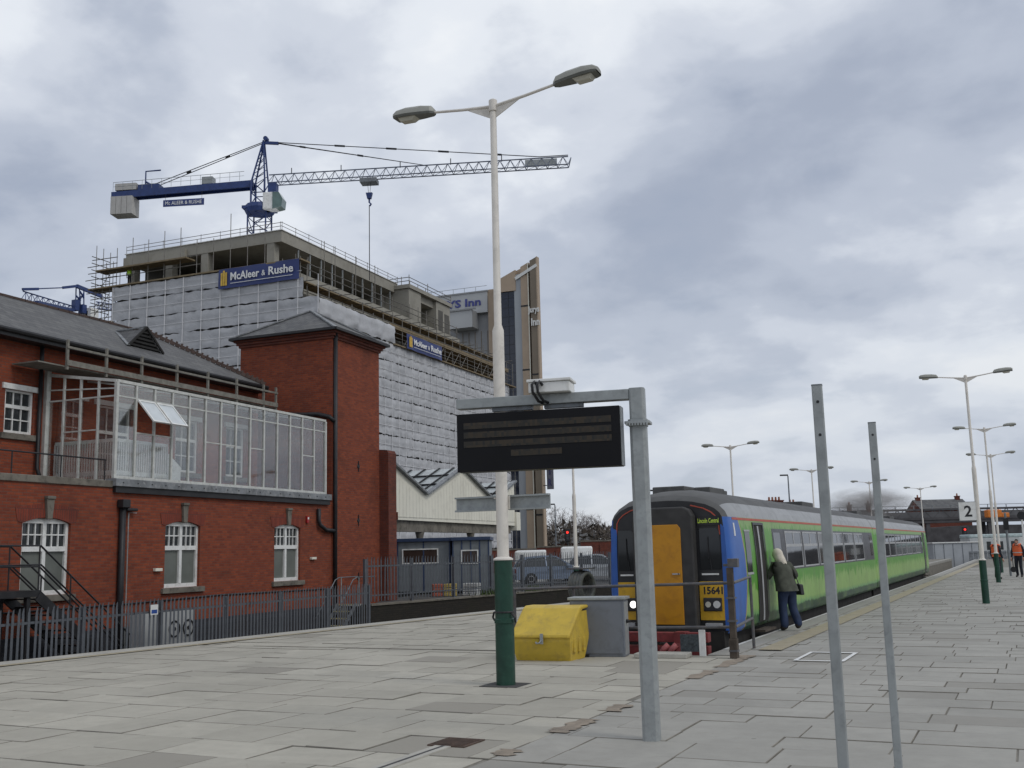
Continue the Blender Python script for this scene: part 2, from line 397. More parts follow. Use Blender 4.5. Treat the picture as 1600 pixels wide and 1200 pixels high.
for a, s in vis[:300]:
    o = bpy.data.objects.new('paving_slab', slab_mesh(s[1]-s[0], s[3]-s[2], s[4])); COL.objects.link(o); o.parent = platform
    o.location = ((s[0]+s[1])/2, (s[2]+s[3])/2, random.gauss(-.001, .003)); o.rotation_euler = (R(random.gauss(0, .22)), R(random.gauss(0, .18)), R(random.gauss(0, .15)))
for mm, nm in ((PAVE_L, 'paving_field'), (PAVE_R, 'paving_field')):
    mb = MB(); rn = []
    for a, s in vis[300:]:
        if s[4] is not mm: continue
        x0, x1, y0, y1 = s[0]+J/2, s[1]-J/2, s[2]+J/2, s[3]-J/2; z = random.gauss(-.001, .003); zz = [z+random.uniform(-.0015, .0015) for _ in range(4)]; e = .005
        top = [(x0+e, y0+e, zz[0]), (x1-e, y0+e, zz[1]), (x1-e, y1-e, zz[2]), (x0+e, y1-e, zz[3])]; bot = [(x0, y0, -.03), (x1, y0, -.03), (x1, y1, -.03), (x0, y1, -.03)]
        r_ = random.random(); mb.mi = 0; mb.face(top); rn.append(r_); mb.mi = 1
        for k in range(4):
            l = (k+1) % 4; mb.face([bot[k], bot[l], top[l], top[k]]); rn.append(r_)
    o = mb.build(nm, [mm, JOINT], platform, recalc=False); o['kind'] = 'stuff'
    at = o.data.attributes.new('rnd', 'FLOAT', 'FACE'); at.data.foreach_set('value', rn)
# brown mortar patch strip between the two paving fields, white box marking, drain
PATCH = mat('brown_patch', (.27, .225, .175), .9, var=.3, scale=5, dirt=(.15, .13, .11), bmp=.5)
m = MB(); y = 8.3
while y < 16.2:
    L_ = random.uniform(.25, 1.1); c_ = -4.22+random.gauss(0, .03); n_ = 7
    if random.random() < .60:
        lf = [(c_-random.uniform(.05, .15), y+L_*k/n_, .0075) for k in range(n_+1)]; rg_ = [(c_+random.uniform(.05, .15), y+L_*k/n_, .0075) for k in range(n_+1)]
        for k in range(n_): m.face([lf[k], rg_[k], rg_[k+1], lf[k+1]])
    y += L_
m.build('mortar_patch', PATCH, platform)
m = MB()
for a, b_, c, d in ((-3.40, -2.66, 16.33, 16.43), (-3.40, -2.66, 17.60, 17.70), (-3.40, -3.34, 16.43, 17.60), (-2.72, -2.66, 16.43, 17.60)): m.face([(a, c, .013), (b_, c, .013), (b_, d, .013), (a, d, .013)])
tag(m.build('floor_marking', mat('white_line', (.7, .7, .68), .6, var=.1)), 'white painted box outline on the platform paving', 'marking')
dr = root('drain_cover', 'brown iron drain cover with a long slot set in the paving', 'drain cover', (-4.9, 8.75, 0))
RUST = mat('rusty_iron', (.085, .055, .04), .8, var=.4, scale=8, dirt=(.04, .03, .025))
m = MB(); m.box(-.19, .19, -.2, .2, -.03, .008); m.build('frame', RUST, dr)
m = MB(); [m.box(-.165, .165, -.17+i*.05, -.145+i*.05, .009, .014) for i in range(7)]; m.build('grating', RUST, dr)
m = MB(); m.box(-.1, .06, -3.2, -.21, -.02, .0075); m.build('channel', COPE, dr)
m = MB(); m.box(-.03, .0, -3.2, -.21, .0076, .0095); m.build('slot', BLACKP, dr)
# rails of the tracks
RAIL = mat('rail_steel', (.13, .085, .06), .6, .5, var=.3)
SLEEP = mat('sleeper', (.11, .095, .08), .9, var=.3)
def track(name, f, y0, y1, lab):
    t = root(name, lab, 'railway track')
    for s in (-.62, .62):
        m = MB(); n = 12
        for i in range(n):
            a, b_ = y0+(y1-y0)*i/n, y0+(y1-y0)*(i+1)/n; m.beam((f(a)+s, a, -1.02), (f(b_)+s, b_, -1.02), .07, .14)
        m.build('rail', RAIL, t)
    m = MB(); y = y0
    while y < y1: m.box(f(y)-1.2, f(y)+1.2, y, y+.24, -1.19, -1.1); y += .68
    o = m.build('sleepers', SLEEP, t); o['kind'] = 'stuff'
track('bay_track', lambda y: -6.2, 17.6, 200, 'railway track in the bay under the green train')
track('side_track', lambda y: XL(y)-1.75, -14, 60, 'empty railway track between the platform and the palisade fence')

# ------------------------------------------------------------------ lamp posts
def lamp(loc, H, label, group=None, bolts=True, base=1.6, k=1.0):
    t = root('lamp_post', label, 'lamp post', loc, 0, group)
    m = MB(); m.lathe([(.125*k, 0), (.125*k, .78*k), (.135*k, .79*k), (.135*k, .84*k), (.122*k, .85*k), (.122*k, base)], n=16); m.build('base_column', LAMPG, t, True, auto=35)
    m = MB(); m.lathe([(.132*k, base), (.132*k, base+.02), (.07*k, base+.05)], n=16)
    zj = H*.585
    m.lathe([(.079*k, base+.03), (.079*k, zj-.1), (.079*k, zj), (.052*k, zj+.08), (.045*k, H-.02), (.04*k, H)], n=16); m.build('pole', LAMPW, t, True, auto=35)
    m = MB(); m.lathe([(.06*k, H-.16*k), (.06*k, H+.0), (.03*k, H+.02)], n=14); m.build('collar', LAMPW, t, True, auto=35)
    for s in (-1, 1):
        m = MB(); m.path([(0, 0, H-.09*k), (s*.5*k, 0, H-.035*k), (s*.98*k, 0, H+.03*k)], [.026*k, .022*k, .02*k], 8)
        m.prism([(s*.04*k, H-.26*k), (s*.42*k, H-.06*k), (s*.04*k, H-.1*k)], 1, -.008, .008)
        a = m.build('arm', LAMPW, t)
        h = root('x', None, None); bpy.data.objects.remove(h)
        x0 = s*.95*k; z0 = H+.03*k
        def px_(u, w, z): return (x0+s*u*k, w*k, z0+z*k + u*.055*k)
        m = MB()      # housing: lofted shell, flat underneath
        secs = [(0, .04, .04), (.05, .085, .10), (.22, .115, .125), (.44, .14, .125), (.60, .13, .10), (.66, .10, .06)]
        rings = []
        for u, w, hh in secs:
            rings.append([px_(u, w*math.cos(math.pi*j/8), hh*math.sin(math.pi*j/8)**.6 if 0 < j < 8 else 0) for j in range(9)])
        for a_, b_ in zip(rings, rings[1:]):
            for j in range(8): m.face([a_[j], a_[j+1], b_[j+1], b_[j]])
        m.face(rings[0]); m.face(rings[-1])
        hd = m.build('lamp_head', LHEAD, t, True, auto=50)
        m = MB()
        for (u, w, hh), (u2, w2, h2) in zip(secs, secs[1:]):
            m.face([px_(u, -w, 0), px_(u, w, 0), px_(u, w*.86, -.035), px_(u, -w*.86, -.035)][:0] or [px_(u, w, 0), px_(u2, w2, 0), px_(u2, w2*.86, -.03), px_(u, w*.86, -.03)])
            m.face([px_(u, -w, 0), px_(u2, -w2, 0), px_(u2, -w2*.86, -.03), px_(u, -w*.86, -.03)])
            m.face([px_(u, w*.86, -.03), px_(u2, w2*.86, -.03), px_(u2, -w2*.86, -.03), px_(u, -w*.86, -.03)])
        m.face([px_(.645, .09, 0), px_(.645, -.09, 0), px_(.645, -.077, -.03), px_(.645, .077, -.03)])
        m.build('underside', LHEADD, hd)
        m = MB(); ring0 = [px_(.30, .085, -.031), px_(.58, .085, -.031), px_(.58, -.085, -.031), px_(.30, -.085, -.031)]; ring1 = [px_(.36, .06, -.085), px_(.55, .06, -.085), px_(.55, -.06, -.085), px_(.36, -.06, -.085)]
        m.face(ring1)
        for j in range(4): m.face([ring0[j], ring0[(j+1) % 4], ring1[(j+1) % 4], ring1[j]])
        m.build('lens', LENS, hd)
    if bolts:
        m = MB(); m.box(-.27*k, .27*k, -.24*k, .24*k, .0, .006); m.build('base_patch', ASPH, t)
    return t
main = lamp((-6.34, 12.66, 0), 8.03, 'tall white twin-headed lamp post with green base beside the yellow grit bin')
m = MB(); m.path([(.125*math.cos(a), .125*math.sin(a), .93) for a in [i*math.pi/8 for i in range(17)]], .012, 6); m.path([(.13, -.05, .92), (.17, -.04, .86), (.16, 0, .80)], .014, 6); m.path([(-.13, -.04, .93), (-.155, -.03, .86), (-.13, -.03, .82)], .014, 6)
m.build('cable_strap', BLACKP, main)
# bare sign bracket clamped behind the pole
br = root('sign_bracket', 'grey steel channel clamped across the tall lamp post, sign missing', 'bracket', (-6.36, 12.84, 2.36), R(2))
for s, x0, x1 in ((-1, -.76, -.045), (1, .045, .63)):
    m = MB(); m.box(x0, x1, -.0, .03, -.075, .075); m.box(x0, x1, -.05, .03, .076, .10); m.box(x0, x1, -.05, .03, -.10, -.076); m.build('channel', GALV, br)
m = MB(); m.box(-.09, .09, -.1, -.085, -.09, .09); m.tube((-.1, -.18, .06), (-.1, .02, .06), .008); m.build('clamp', LAMPW, br)
GR = 'lamp posts along the right platform'
lamp((-1.36, 32.2, 0), 6.33, 'white twin-headed lamp post with green base and the number 2 board on it', GR, False, 1.17, .76)
lamp((-1.5, 48.3, 0), 6.38, 'white twin-headed lamp post beside the worker with his back turned', GR, False, 1.17, .76)
lamp((-1.75, 62.5, 0), 6.3, 'farthest white twin-headed lamp post on the platform, past the two workers', GR, False, 1.17, .76)
GL = 'lamp posts beyond the train'
for (x, y, z), lb in (((-13.35, 31.9, 0), 'white lamp post standing between the coiled hose and the parked cars'), ((-11.2, 44.0, 0), 'white lamp post rising behind the roof of the cab end'),
                      ((-11.05, 61.4, 0), 'white lamp post behind the middle of the front railcar roof'), ((-9.95, 76.6, 0), 'white lamp post behind the gap of the two railcars, near the smoke'), ((-7.75, 88.9, 0), 'white lamp post in front of the slate-roofed house beyond the train')):
    lamp((x, y, -.0), 5.93, lb, GL, False, 1.17, .76)

# ------------------------------------------------------------------ departure board gantry
ang = math.atan2(.2, 1.0)
dg = root('departure_board', 'galvanised gantry post carrying a black departure display over the platform', 'departure board', (-3.26, 9.42, 0), ang)
def sq(m, w, z0, z1, ch=.03, cx=0, cy=0):
    w /= 2; c = ch
    m.prism([(cx-w+c, cy-w), (cx+w-c, cy-w), (cx+w, cy-w+c), (cx+w, cy+w-c), (cx+w-c, cy+w), (cx-w+c, cy+w), (cx-w, cy+w-c), (cx-w, cy-w+c)], 2, z0, z1); return m
m = MB(); sq(m, .155, 0, 2.84); m.build('post', GALV, dg)
m = MB(); sq(m, .17, 2.84, 2.862); sq(m, .235, 2.862, 2.885, .02); sq(m, .18, 2.886, 2.905)
for i in range(8): m.box(-.1+i*.027, -.085+i*.027, -.13, -.118, 2.84, 2.862)
m.build('flange', GALV, dg)
m = MB(); sq(m, .145, 2.906, 3.205, .02); m.build('head_section', GALV, dg, bevel=.004)
m = MB(); m.box(-1.78, -.0735, -.06, .06, 3.10, 3.198); m.build('cantilever_beam', GALV, dg, bevel=.006)
m = MB(); m.box(-1.02, -.62, -.16, .10, 3.20, 3.30); jb = m.build('junction_box', WHITE, dg, bevel=.008)
m = MB(); m.box(-1.035, -.605, -.175, .115, 3.302, 3.33); m.build('lid', WHITE, jb, bevel=.006)
for d in (0, .05):
    m = MB(); m.path([(-.93+d, -.165, 3.27), (-.95+d, -.2, 3.30), (-.97+d, -.22, 3.27), (-.965+d, -.21, 3.2), (-.93+d, -.13, 3.12), (-.90+d, -.07, 3.11)], .014, 7); m.build('conduit', BLACKP, dg, True)
m = MB(); m.box(-1.42, -1.02, -.03, .03, 3.06, 3.10); m.box(-.52, -.9, -.03, .03, 3.06, 3.10); m.build('hanger_plate', GALVD, dg)
CASE = mat('display_case', (.006, .006, .0075), .5, var=.3, scale=2, bmp=.03, spec=.2)
m = MB(); m.box(-1.76, -.16, -.11, .07, 2.475, 3.04); ds = m.build('display_case', CASE, dg, bevel=.004)
m = MB(); m.box(-.158, -.148, -.09, .06, 2.48, 3.035); m.build('side_panel', GALV, dg)
def ledmat():
    mm, t, b = principled('led_rows'); v = coord(t)
    mp = t.nodes.new('ShaderNodeMapping'); mp.inputs['Scale'].default_value = (42, 1, 26); t.links.new(v, mp.inputs[0])
    wn = t.nodes.new('ShaderNodeTexWhiteNoise'); wn.noise_dimensions = '3D'
    fl = t.nodes.new('ShaderNodeVectorMath'); fl.operation = 'FLOOR'; t.links.new(mp.outputs[0], fl.inputs[0]); t.links.new(fl.outputs[0], wn.inputs['Vector'])
    c = mixc(t, wn.outputs['Value'], (.008, .008, .006), (.034, .022, .009)); t.links.new(c, b.inputs['Base Color']); b.inputs['Roughness'].default_value = .5
    return mm
LED = ledmat()
for z0, z1, x0, x1 in ((2.89, 2.95, -1.69, -.24), (2.80, 2.86, -1.69, -.24), (2.71, 2.77, -1.69, -.24), (2.61, 2.67, -1.22, -.72)):
    m = MB(); m.box(x0, x1, -.114, -.1115, z0, z1); m.build('text_row', LED, ds)
# two bare steel posts near the camera
for (x, y, h, lb) in ((-.883, 5.20, 2.46, 'square steel post with bolt holes, the wider one in front'), (-.906, 7.33, 2.49, 'square steel post with bolt holes, the slimmer one behind')):
    t = root('steel_post', lb, 'post', (x, y, 0), R(8), 'bare steel sign posts')
    m = MB(); sq(m, .05, 0, h, .006); m.build('shaft', GALV, t)
    m = MB(); sq(m, .052, h, h+.006, .006); m.build('cap', GALVD, t)
    m = MB()
    for z in (h-.08, h-.24): m.lathe([(.0075, -.0265), (.0075, -.0245)], (0, 0, z), 8, 'y')
    m.build('bolt_hole', BLACKP, t)
    m = MB(); m.box(-.08, .08, -.08, .08, 0, .01); m.build('base_plate', GALVD, t)

# ------------------------------------------------------------------ number board
nb = root('platform_sign', 'square white board with a black number 2 on the lamp post', 'sign', (-1.60, 32.12, 2.27), R(14))
m = MB(); m.box(-.24, .24, -.015, .015, 0, .5); m.build('board', WHITE, nb)
m = MB(); m.box(-.25, .25, -.014, .02, -.012, -.0005); m.box(-.25, .25, -.014, .02, .5005, .512); m.box(-.25, -.2405, -.014, .02, 0, .5); m.box(.2405, .25, -.014, .02, 0, .5); m.build('frame', GALVD, nb)
text('numeral', '2', BLACKP, nb, (-.105, -.0152, .1), (1, 0, 0), (0, 0, 1), .2, .31, .004, .02)

# ------------------------------------------------------------------ grit bin, cabinet, barrier plank, railing
YEL = mat('yellow_plastic', (.56, .395, .05), .5, var=.14, scale=3, bmp=.15, dirt=(.38, .27, .06), fine=60)
gb = root('grit_bin', 'yellow plastic grit bin with a sloping lid and metal hasp', 'grit bin', (-7.12, 15.5, 0), R(1))
m = MB()
def ring(hw, y0, y1, z): return [(-hw, y0, z), (hw, y0, z), (hw, y1, z), (-hw, y1, z)]
rs = [ring(.46, .06, .66, .0), ring(.475, .02, .7, .10), ring(.50, -.04, .76, .30), ring(.50, -.04, .78, .36)]
for a, b_ in zip(rs, rs[1:]):
    for j in range(4): m.face([a[j], a[(j+1) % 4], b_[(j+1) % 4], b_[j]])
m.face(rs[0][::-1]); m.face([(-.5, -.04, .36), (.5, -.04, .36), (.47, .55, .74), (-.47, .55, .74)]); m.face([(-.47, .55, .74), (.47, .55, .74), (.47, .78, .74), (-.47, .78, .74)])
for s in (-1, 1): m.face([(s*.5, -.04, .36), (s*.47, .55, .74), (s*.47, .78, .74), (s*.5, .78, .36)])
m.face([(-.5, .78, .36), (.5, .78, .36), (.47, .78, .74), (-.47, .78, .74)])
m.build('body', YEL, gb, bevel=.035)
m = MB()
P_ = [(-.09, .36), (-.075, .41), (.40, .79), (.5, .83), (.8, .83), (.8, .78), (.55, .765), (-.03, .35)]
m.prism(P_, 0, -.50, .50); m.build('lid', YEL, gb, bevel=.035)
for k in range(3): m = MB(); m.prism([(.12+k*.2, .12), (.2+k*.2, .12), (.21+k*.2, .34), (.11+k*.2, .34)], 0, .46, .512); m.build('side_rib', YEL, gb, bevel=.012)
m = MB(); m.box(.02, .07, -.11, -.095, .27, .43); m.path([(.045, -.11, .33), (.02, -.14, .29), (-.03, -.13, .28), (-.05, -.11, .3)], .012, 6); m.build('hasp', GALV, gb)
m = MB(); m.box(-.12, .0, -.105, -.092, .30, .345); m.build('latch_plate', mat('yellow_dark', (.42, .30, .02), .5), gb)
pk = root('barrier_plank', 'orange plastic barrier plank lying behind the grit bin', 'barrier', (-7.15, 16.42, 0), R(3))
ORG = mat('orange_plastic', (.66, .20, .03), .5, var=.1)
m = MB(); m.box(-.72, .56, -.02, .03, .60, .72); m.build('plank', ORG, pk, bevel=.01)
for x in (-.6, .45):
    m = MB(); m.box(x-.03, x+.03, -.012, .025, 0, .6); m.box(x-.05, x+.05, -.18, .2, 0, .04); m.build('foot', BLACKP, pk)
cb_ = root('equipment_cabinet', 'grey steel equipment cabinet beside the yellow grit bin', 'cabinet', (-6.52, 16.52, 0), R(9))
CAB = mat('cabinet_grey', (.165, .18, .205), .55, var=.1, scale=2, bmp=.08, dirt=(.12, .13, .145))
m = MB(); m.box(-.46, .43, -.19, .2, .0, .90); bd = m.build('body', CAB, cb_, bevel=.006)
m = MB(); m.box(-.49, .46, -.22, .23, .902, .945); m.build('lid', GALV, cb_, bevel=.006)
m = MB(); m.box(-.44, .40, -.205, -.191, .05, .87); m.build('door', CAB, cb_, bevel=.004)
m = MB(); m.lathe([(.03, .43), (.03, .46), (.018, .5)], (0, -.02, .55), 10, 'x'); m.build('socket', BLACKP, cb_)
m = MB(); m.box(.4305, .436, -.15, .16, .03, .86); m.build('side_panel', GALV, cb_)
HR = mat('handrail_paint', (.085, .085, .09), .55, var=.3, scale=6, dirt=(.14, .11, .09))
hr = root('pipe_railing', 'dark pipe handrail across the end of the bay in front of the train', 'railing', (0, 0, 0))
for pts in ([(-8.3, 16.95, 1.06), (-4.33, 16.72, 1.14), (-4.42, 18.2, 1.19)], [(-7.3, 16.9, .40), (-4.33, 16.72, .46), (-4.42, 18.2, .5)]):
    m = MB()
    for a, b_ in zip(pts, pts[1:]): m.tube(a, b_, .024, n=8)
    m.build('rail', HR, hr, True, auto=40)
for x, y, z in ((-4.42, 18.2, 1.2), (-7.15, 16.93, 1.1), (-8.28, 16.95, 1.07)):
    m = MB(); m.tube((x, y, 0), (x, y, z), .026, n=8); m.build('post', HR, hr)
wp = root('wooden_post', 'weathered brown post with a small box on top at the railing corner', 'post', (-4.33, 16.55, 0))
WOOD = mat('old_wood', (.075, .06, .047), .9, var=.4, scale=6, bmp=.5)
m = MB(); m.box(-.06, .06, -.06, .06, 0, .30); m.box(-.047, .047, -.047, .047, .301, 1.38); m.build('shaft', WOOD, wp, bevel=.006)
m = MB(); m.box(-.02, .14, -.06, .06, 1.385, 1.52); m.box(-.1, -.02, -.02, .02, 1.40, 1.44); m.build('box', HR, wp, bevel=.006)
m = MB(); [m.box(-.066, .066, -.066, .066, z, z+.03) for z in (.1, .55, .9)]; m.build('band', HR, wp)
sp = root('speaker_panel', 'dark perforated panel with white side board under the railing', 'panel', (-4.97, 16.85, 0), R(6))
m = MB(); m.box(-.30, .0, -.02, .03, .06, .33); m.build('panel', mat('perforated', (.045, .055, .06), .6, var=.6, scale=30), sp)
m = MB(); m.box(.002, .10, -.025, .03, -.02, .40); m.build('side_board', WHITE, sp)
cs = MB(); cs.box(-.42, .42, -.2, .2, .004, .075); tag(cs.build('concrete_slab', COPE, None, bevel=.01, loc=(-5.45, 16.45, 0), rz=R(4)), 'loose pale concrete slab lying before the buffer stop', 'slab')
# buffer stop
RED = mat('buffer_red', (.20, .035, .035), .6, var=.25, scale=4, dirt=(.10, .03, .03))
bs = root('buffer_stop', 'dull red buffer stop standing in the bay before the train', 'buffer stop', (-6.15, 17.75, -1.2))
m = MB()
for z in (.95, 1.2, 1.42): m.box(-1.1, 1.1, -.1, .08, z-.09, z+.07)
m.build('cross_beam', RED, bs, bevel=.01)
for x in (-.62, .62):
    m = MB(); m.box(x-.1, x+.1, -.14, .12, 0, 1.5); m.beam((x, -.1, 1.3), (x, -.62, .02), .12, .12); m.build('upright', RED, bs)
m = MB(); 
for x in (.28, .42): m.path([(x, -.16, .92), (x+.02, -.22, 1.1), (x+.08, -.24, 1.22), (x+.16, -.2, 1.3)], .05, 8)
m.build('claw', mat('faded_red', (.36, .10, .10), .6, var=.2), bs, True)
for x in (-.75, .75):
    m = MB(); m.lathe([(.09, .12), (.09, .4), (.2, .42), (.2, .46)], (x, 0, 1.35), 14, 'y'); m.build('buffer', BLACKP, bs, True, auto=40)
# coiled hose on a stand beyond the bay
HOSE = mat('corrugated_hose', (.10, .105, .10), .7, var=.35, scale=6, dirt=(.16, .14, .10))
hc = root('hose_coil', 'thick grey-green hose coil hung on a stand beyond the cabinet', 'hose', (-9.35, 22.6, 0), R(75))
for i in range(5):
    m = MB(); m.path([(.27*math.cos(a)*(1-.04*abs(i-2)), -.16+i*.075, .90+.31*math.sin(a)*(1-.03*abs(i-2))) for a in [j*math.pi/14 for j in range(29)]], .052, 8, False); m.build('hose_loop', HOSE, hc, True)
m = MB(); m.tube((0, 0, 0), (0, 0, 1.3), .04); m.box(-.2, .2, -.25, .25, 1.28, 1.31); m.box(-.25, .25, -.2, .2, 0, .03); m.build('stand', HR, hc)

# ------------------------------------------------------------------ train
PROF = [(1.13, .17), (1.185, .24), (1.20, .50), (1.205, 1.1), (1.19, 1.6), (1.165, 2.0), (1.14, 2.25), (1.09, 2.39), (.99, 2.53), (.82, 2.66), (.55, 2.76), (.25, 2.81), (0, 2.82)]
def hw(z):
    for (a, z0), (b, z1) in zip(PROF, PROF[1:]):
        if z0 <= z <= z1: return a+(b-a)*(z-z0)/(z1-z0)
    return PROF[0][0]
def livery(front):
    m, t, b = principled('train_livery' + ('_cab' if front else '')); v = coord(t)
    s = t.nodes.new('ShaderNodeSeparateXYZ'); t.links.new(v, s.inputs[0]); y, z = s.outputs[1], s.outputs[2]
    def jag(sc, seed, dt=2):
        c = t.nodes.new('ShaderNodeCombineXYZ'); t.links.new(math_node(t, 'MULTIPLY', y, sc), c.inputs[0]); c.inputs[1].default_value = seed
        t.links.new(math_node(t, 'MULTIPLY', z, .6), c.inputs[2])
        return noise(t, c.outputs[0], 1, dt, .7)
    def above(lim, amp, sc, seed, soft=.02):
        h = math_node(t, 'ADD', z, math_node(t, 'MULTIPLY', math_node(t, 'SUBTRACT', jag(sc, seed), .5), amp))
        return ramp(t, math_node(t, 'ADD', math_node(t, 'SUBTRACT', h, lim), .5), [(.5-soft, 0), (.5+soft, 1)])
    G1, G2, GD = (.08, .285, .018), (.265, .44, .12), (.006, .05, .026)
    c = mixc(t, above(.40, .16, 5, 1.1), GD, (.16, .36, .13))
    c = mixc(t, above(.47, .22, 6, 2.3, .04), c, G2)
    c = mixc(t, above(.93, .95, 8, 3.7, .012), c, G1)
    c = mixc(t, above(2.06, .6, 7, 5.9, .02), c, (.21, .36, .10))
    c = mixc(t, ramp(t, noise(t, v, 2.2, 5, .6, .5), [(.45, 0), (.7, .45)]), c, (.15, .29, .06))
    if front:
        lim = math_node(t, 'ADD', .62, math_node(t, 'MULTIPLY', math_node(t, 'SINE', math_node(t, 'MULTIPLY', math_node(t, 'ADD', z, -.05), 1.25)), .42))
        d = math_node(t, 'SUBTRACT', lim, y)
        c = mixc(t, ramp(t, math_node(t, 'ADD', d, .5), [(.48, 0), (.482, 1)]), c, (.50, .30, .05))
        blue = mixc(t, noise(t, v, 3, 5), (.022, .085, .33), (.045, .15, .46))
        c = mixc(t, ramp(t, math_node(t, 'ADD', d, .5), [(.515, 0), (.52, 1)]), c, blue)
    c = mixc(t, ramp(t, noise(t, v, 1.1, 7, .7, .6), [(.55, 0), (.85, .4)]), c, (.10, .12, .07))
    st = t.nodes.new('ShaderNodeMapping'); st.inputs['Scale'].default_value = (1, 7, .5); t.links.new(v, st.inputs[0])
    c = mixc(t, math_node(t, 'MULTIPLY', ramp(t, noise(t, st.outputs[0], 1, 5, .7), [(.45, 0), (.75, .6)]), ramp(t, z, [(.2, 1), (1.2, .12)])), c, (.10, .085, .06))
    seam = math_node(t, 'ABSOLUTE', math_node(t, 'SUBTRACT', math_node(t, 'FRACT', math_node(t, 'DIVIDE', y, 2.4)), .5))
    c = mixc(t, ramp(t, seam, [(.0035, .55), (.006, 0)]), c, (.02, .05, .015))
    t.links.new(c, b.inputs['Base Color']); b.inputs['Roughness'].default_value = .38; b.inputs['Specular IOR Level'].default_value = .4
    bump(t, b, noise(t, v, 1.7, 3), .05, .03)
    return m
LIV1, LIV2 = livery(True), livery(False)
ROOF = mat('train_roof', (.085, .085, .083), .65, var=.25, scale=1.3, dirt=(.05, .05, .048))
ROOFL = mat('train_roof_edge_sheen', (.27, .275, .28), .4, var=.15, scale=1.5, dirt=(.15, .15, .15))  # pale silver paints the sky's reflection along the roof edges
CHAR = mat('train_charcoal', (.024, .024, .026), .4, var=.3, scale=3, bmp=.05)
GANG = mat('gangway_grey', (.040, .039, .038), .65, var=.25, scale=5)
TYEL = mat('train_yellow', (.62, .36, .022), .4, var=.1, scale=2, bmp=.05, dirt=(.42, .25, .03))
TDOOR = mat('train_door_orange', (.52, .235, .012), .4, var=.12, scale=2, bmp=.06, dirt=(.36, .15, .015))
TGLASS = glass('train_glass', (.016, .018, .02), .05)
BANDM = mat('window_band', (.035, .034, .038), .35, var=.3, scale=3, bmp=0)
FRAME = mat('window_frame_grey', (.36, .365, .37), .45, var=.1)
REDL = mat('coach_line_red', (.42, .075, .045), .5, var=.15)
UNDER = mat('underframe', (.024, .022, .02), .9, var=.5, scale=4)
def patch(m, y0, y1, z0, z1, off, side=1, nz=6):
    zs = [z0+(z1-z0)*k/nz for k in range(nz+1)]
    for a, b_ in zip(zs, zs[1:]):
        m.face([(side*(hw(a)+off), y0, a), (side*(hw(a)+off), y1, a), (side*(hw(b_)+off), y1, b_), (side*(hw(b_)+off), y0, b_)])
    for za, flip in ((z0, 0), (z1, 1)): m.face([(side*(hw(za)+off), y0, za), (side*(hw(za)+off), y1, za), (side*(hw(za)-.02), y1, za), (side*(hw(za)-.02), y0, za)])
    for ya in (y0, y1): m.face([(side*(hw(z0)+off), ya, z0), (side*(hw(z1)+off), ya, z1), (side*(hw(z1)-.02), ya, z1), (side*(hw(z0)-.02), ya, z0)])
TBLUE = mat('train_blue', (.030, .105, .37), .4, var=.15, scale=3, bmp=.04)
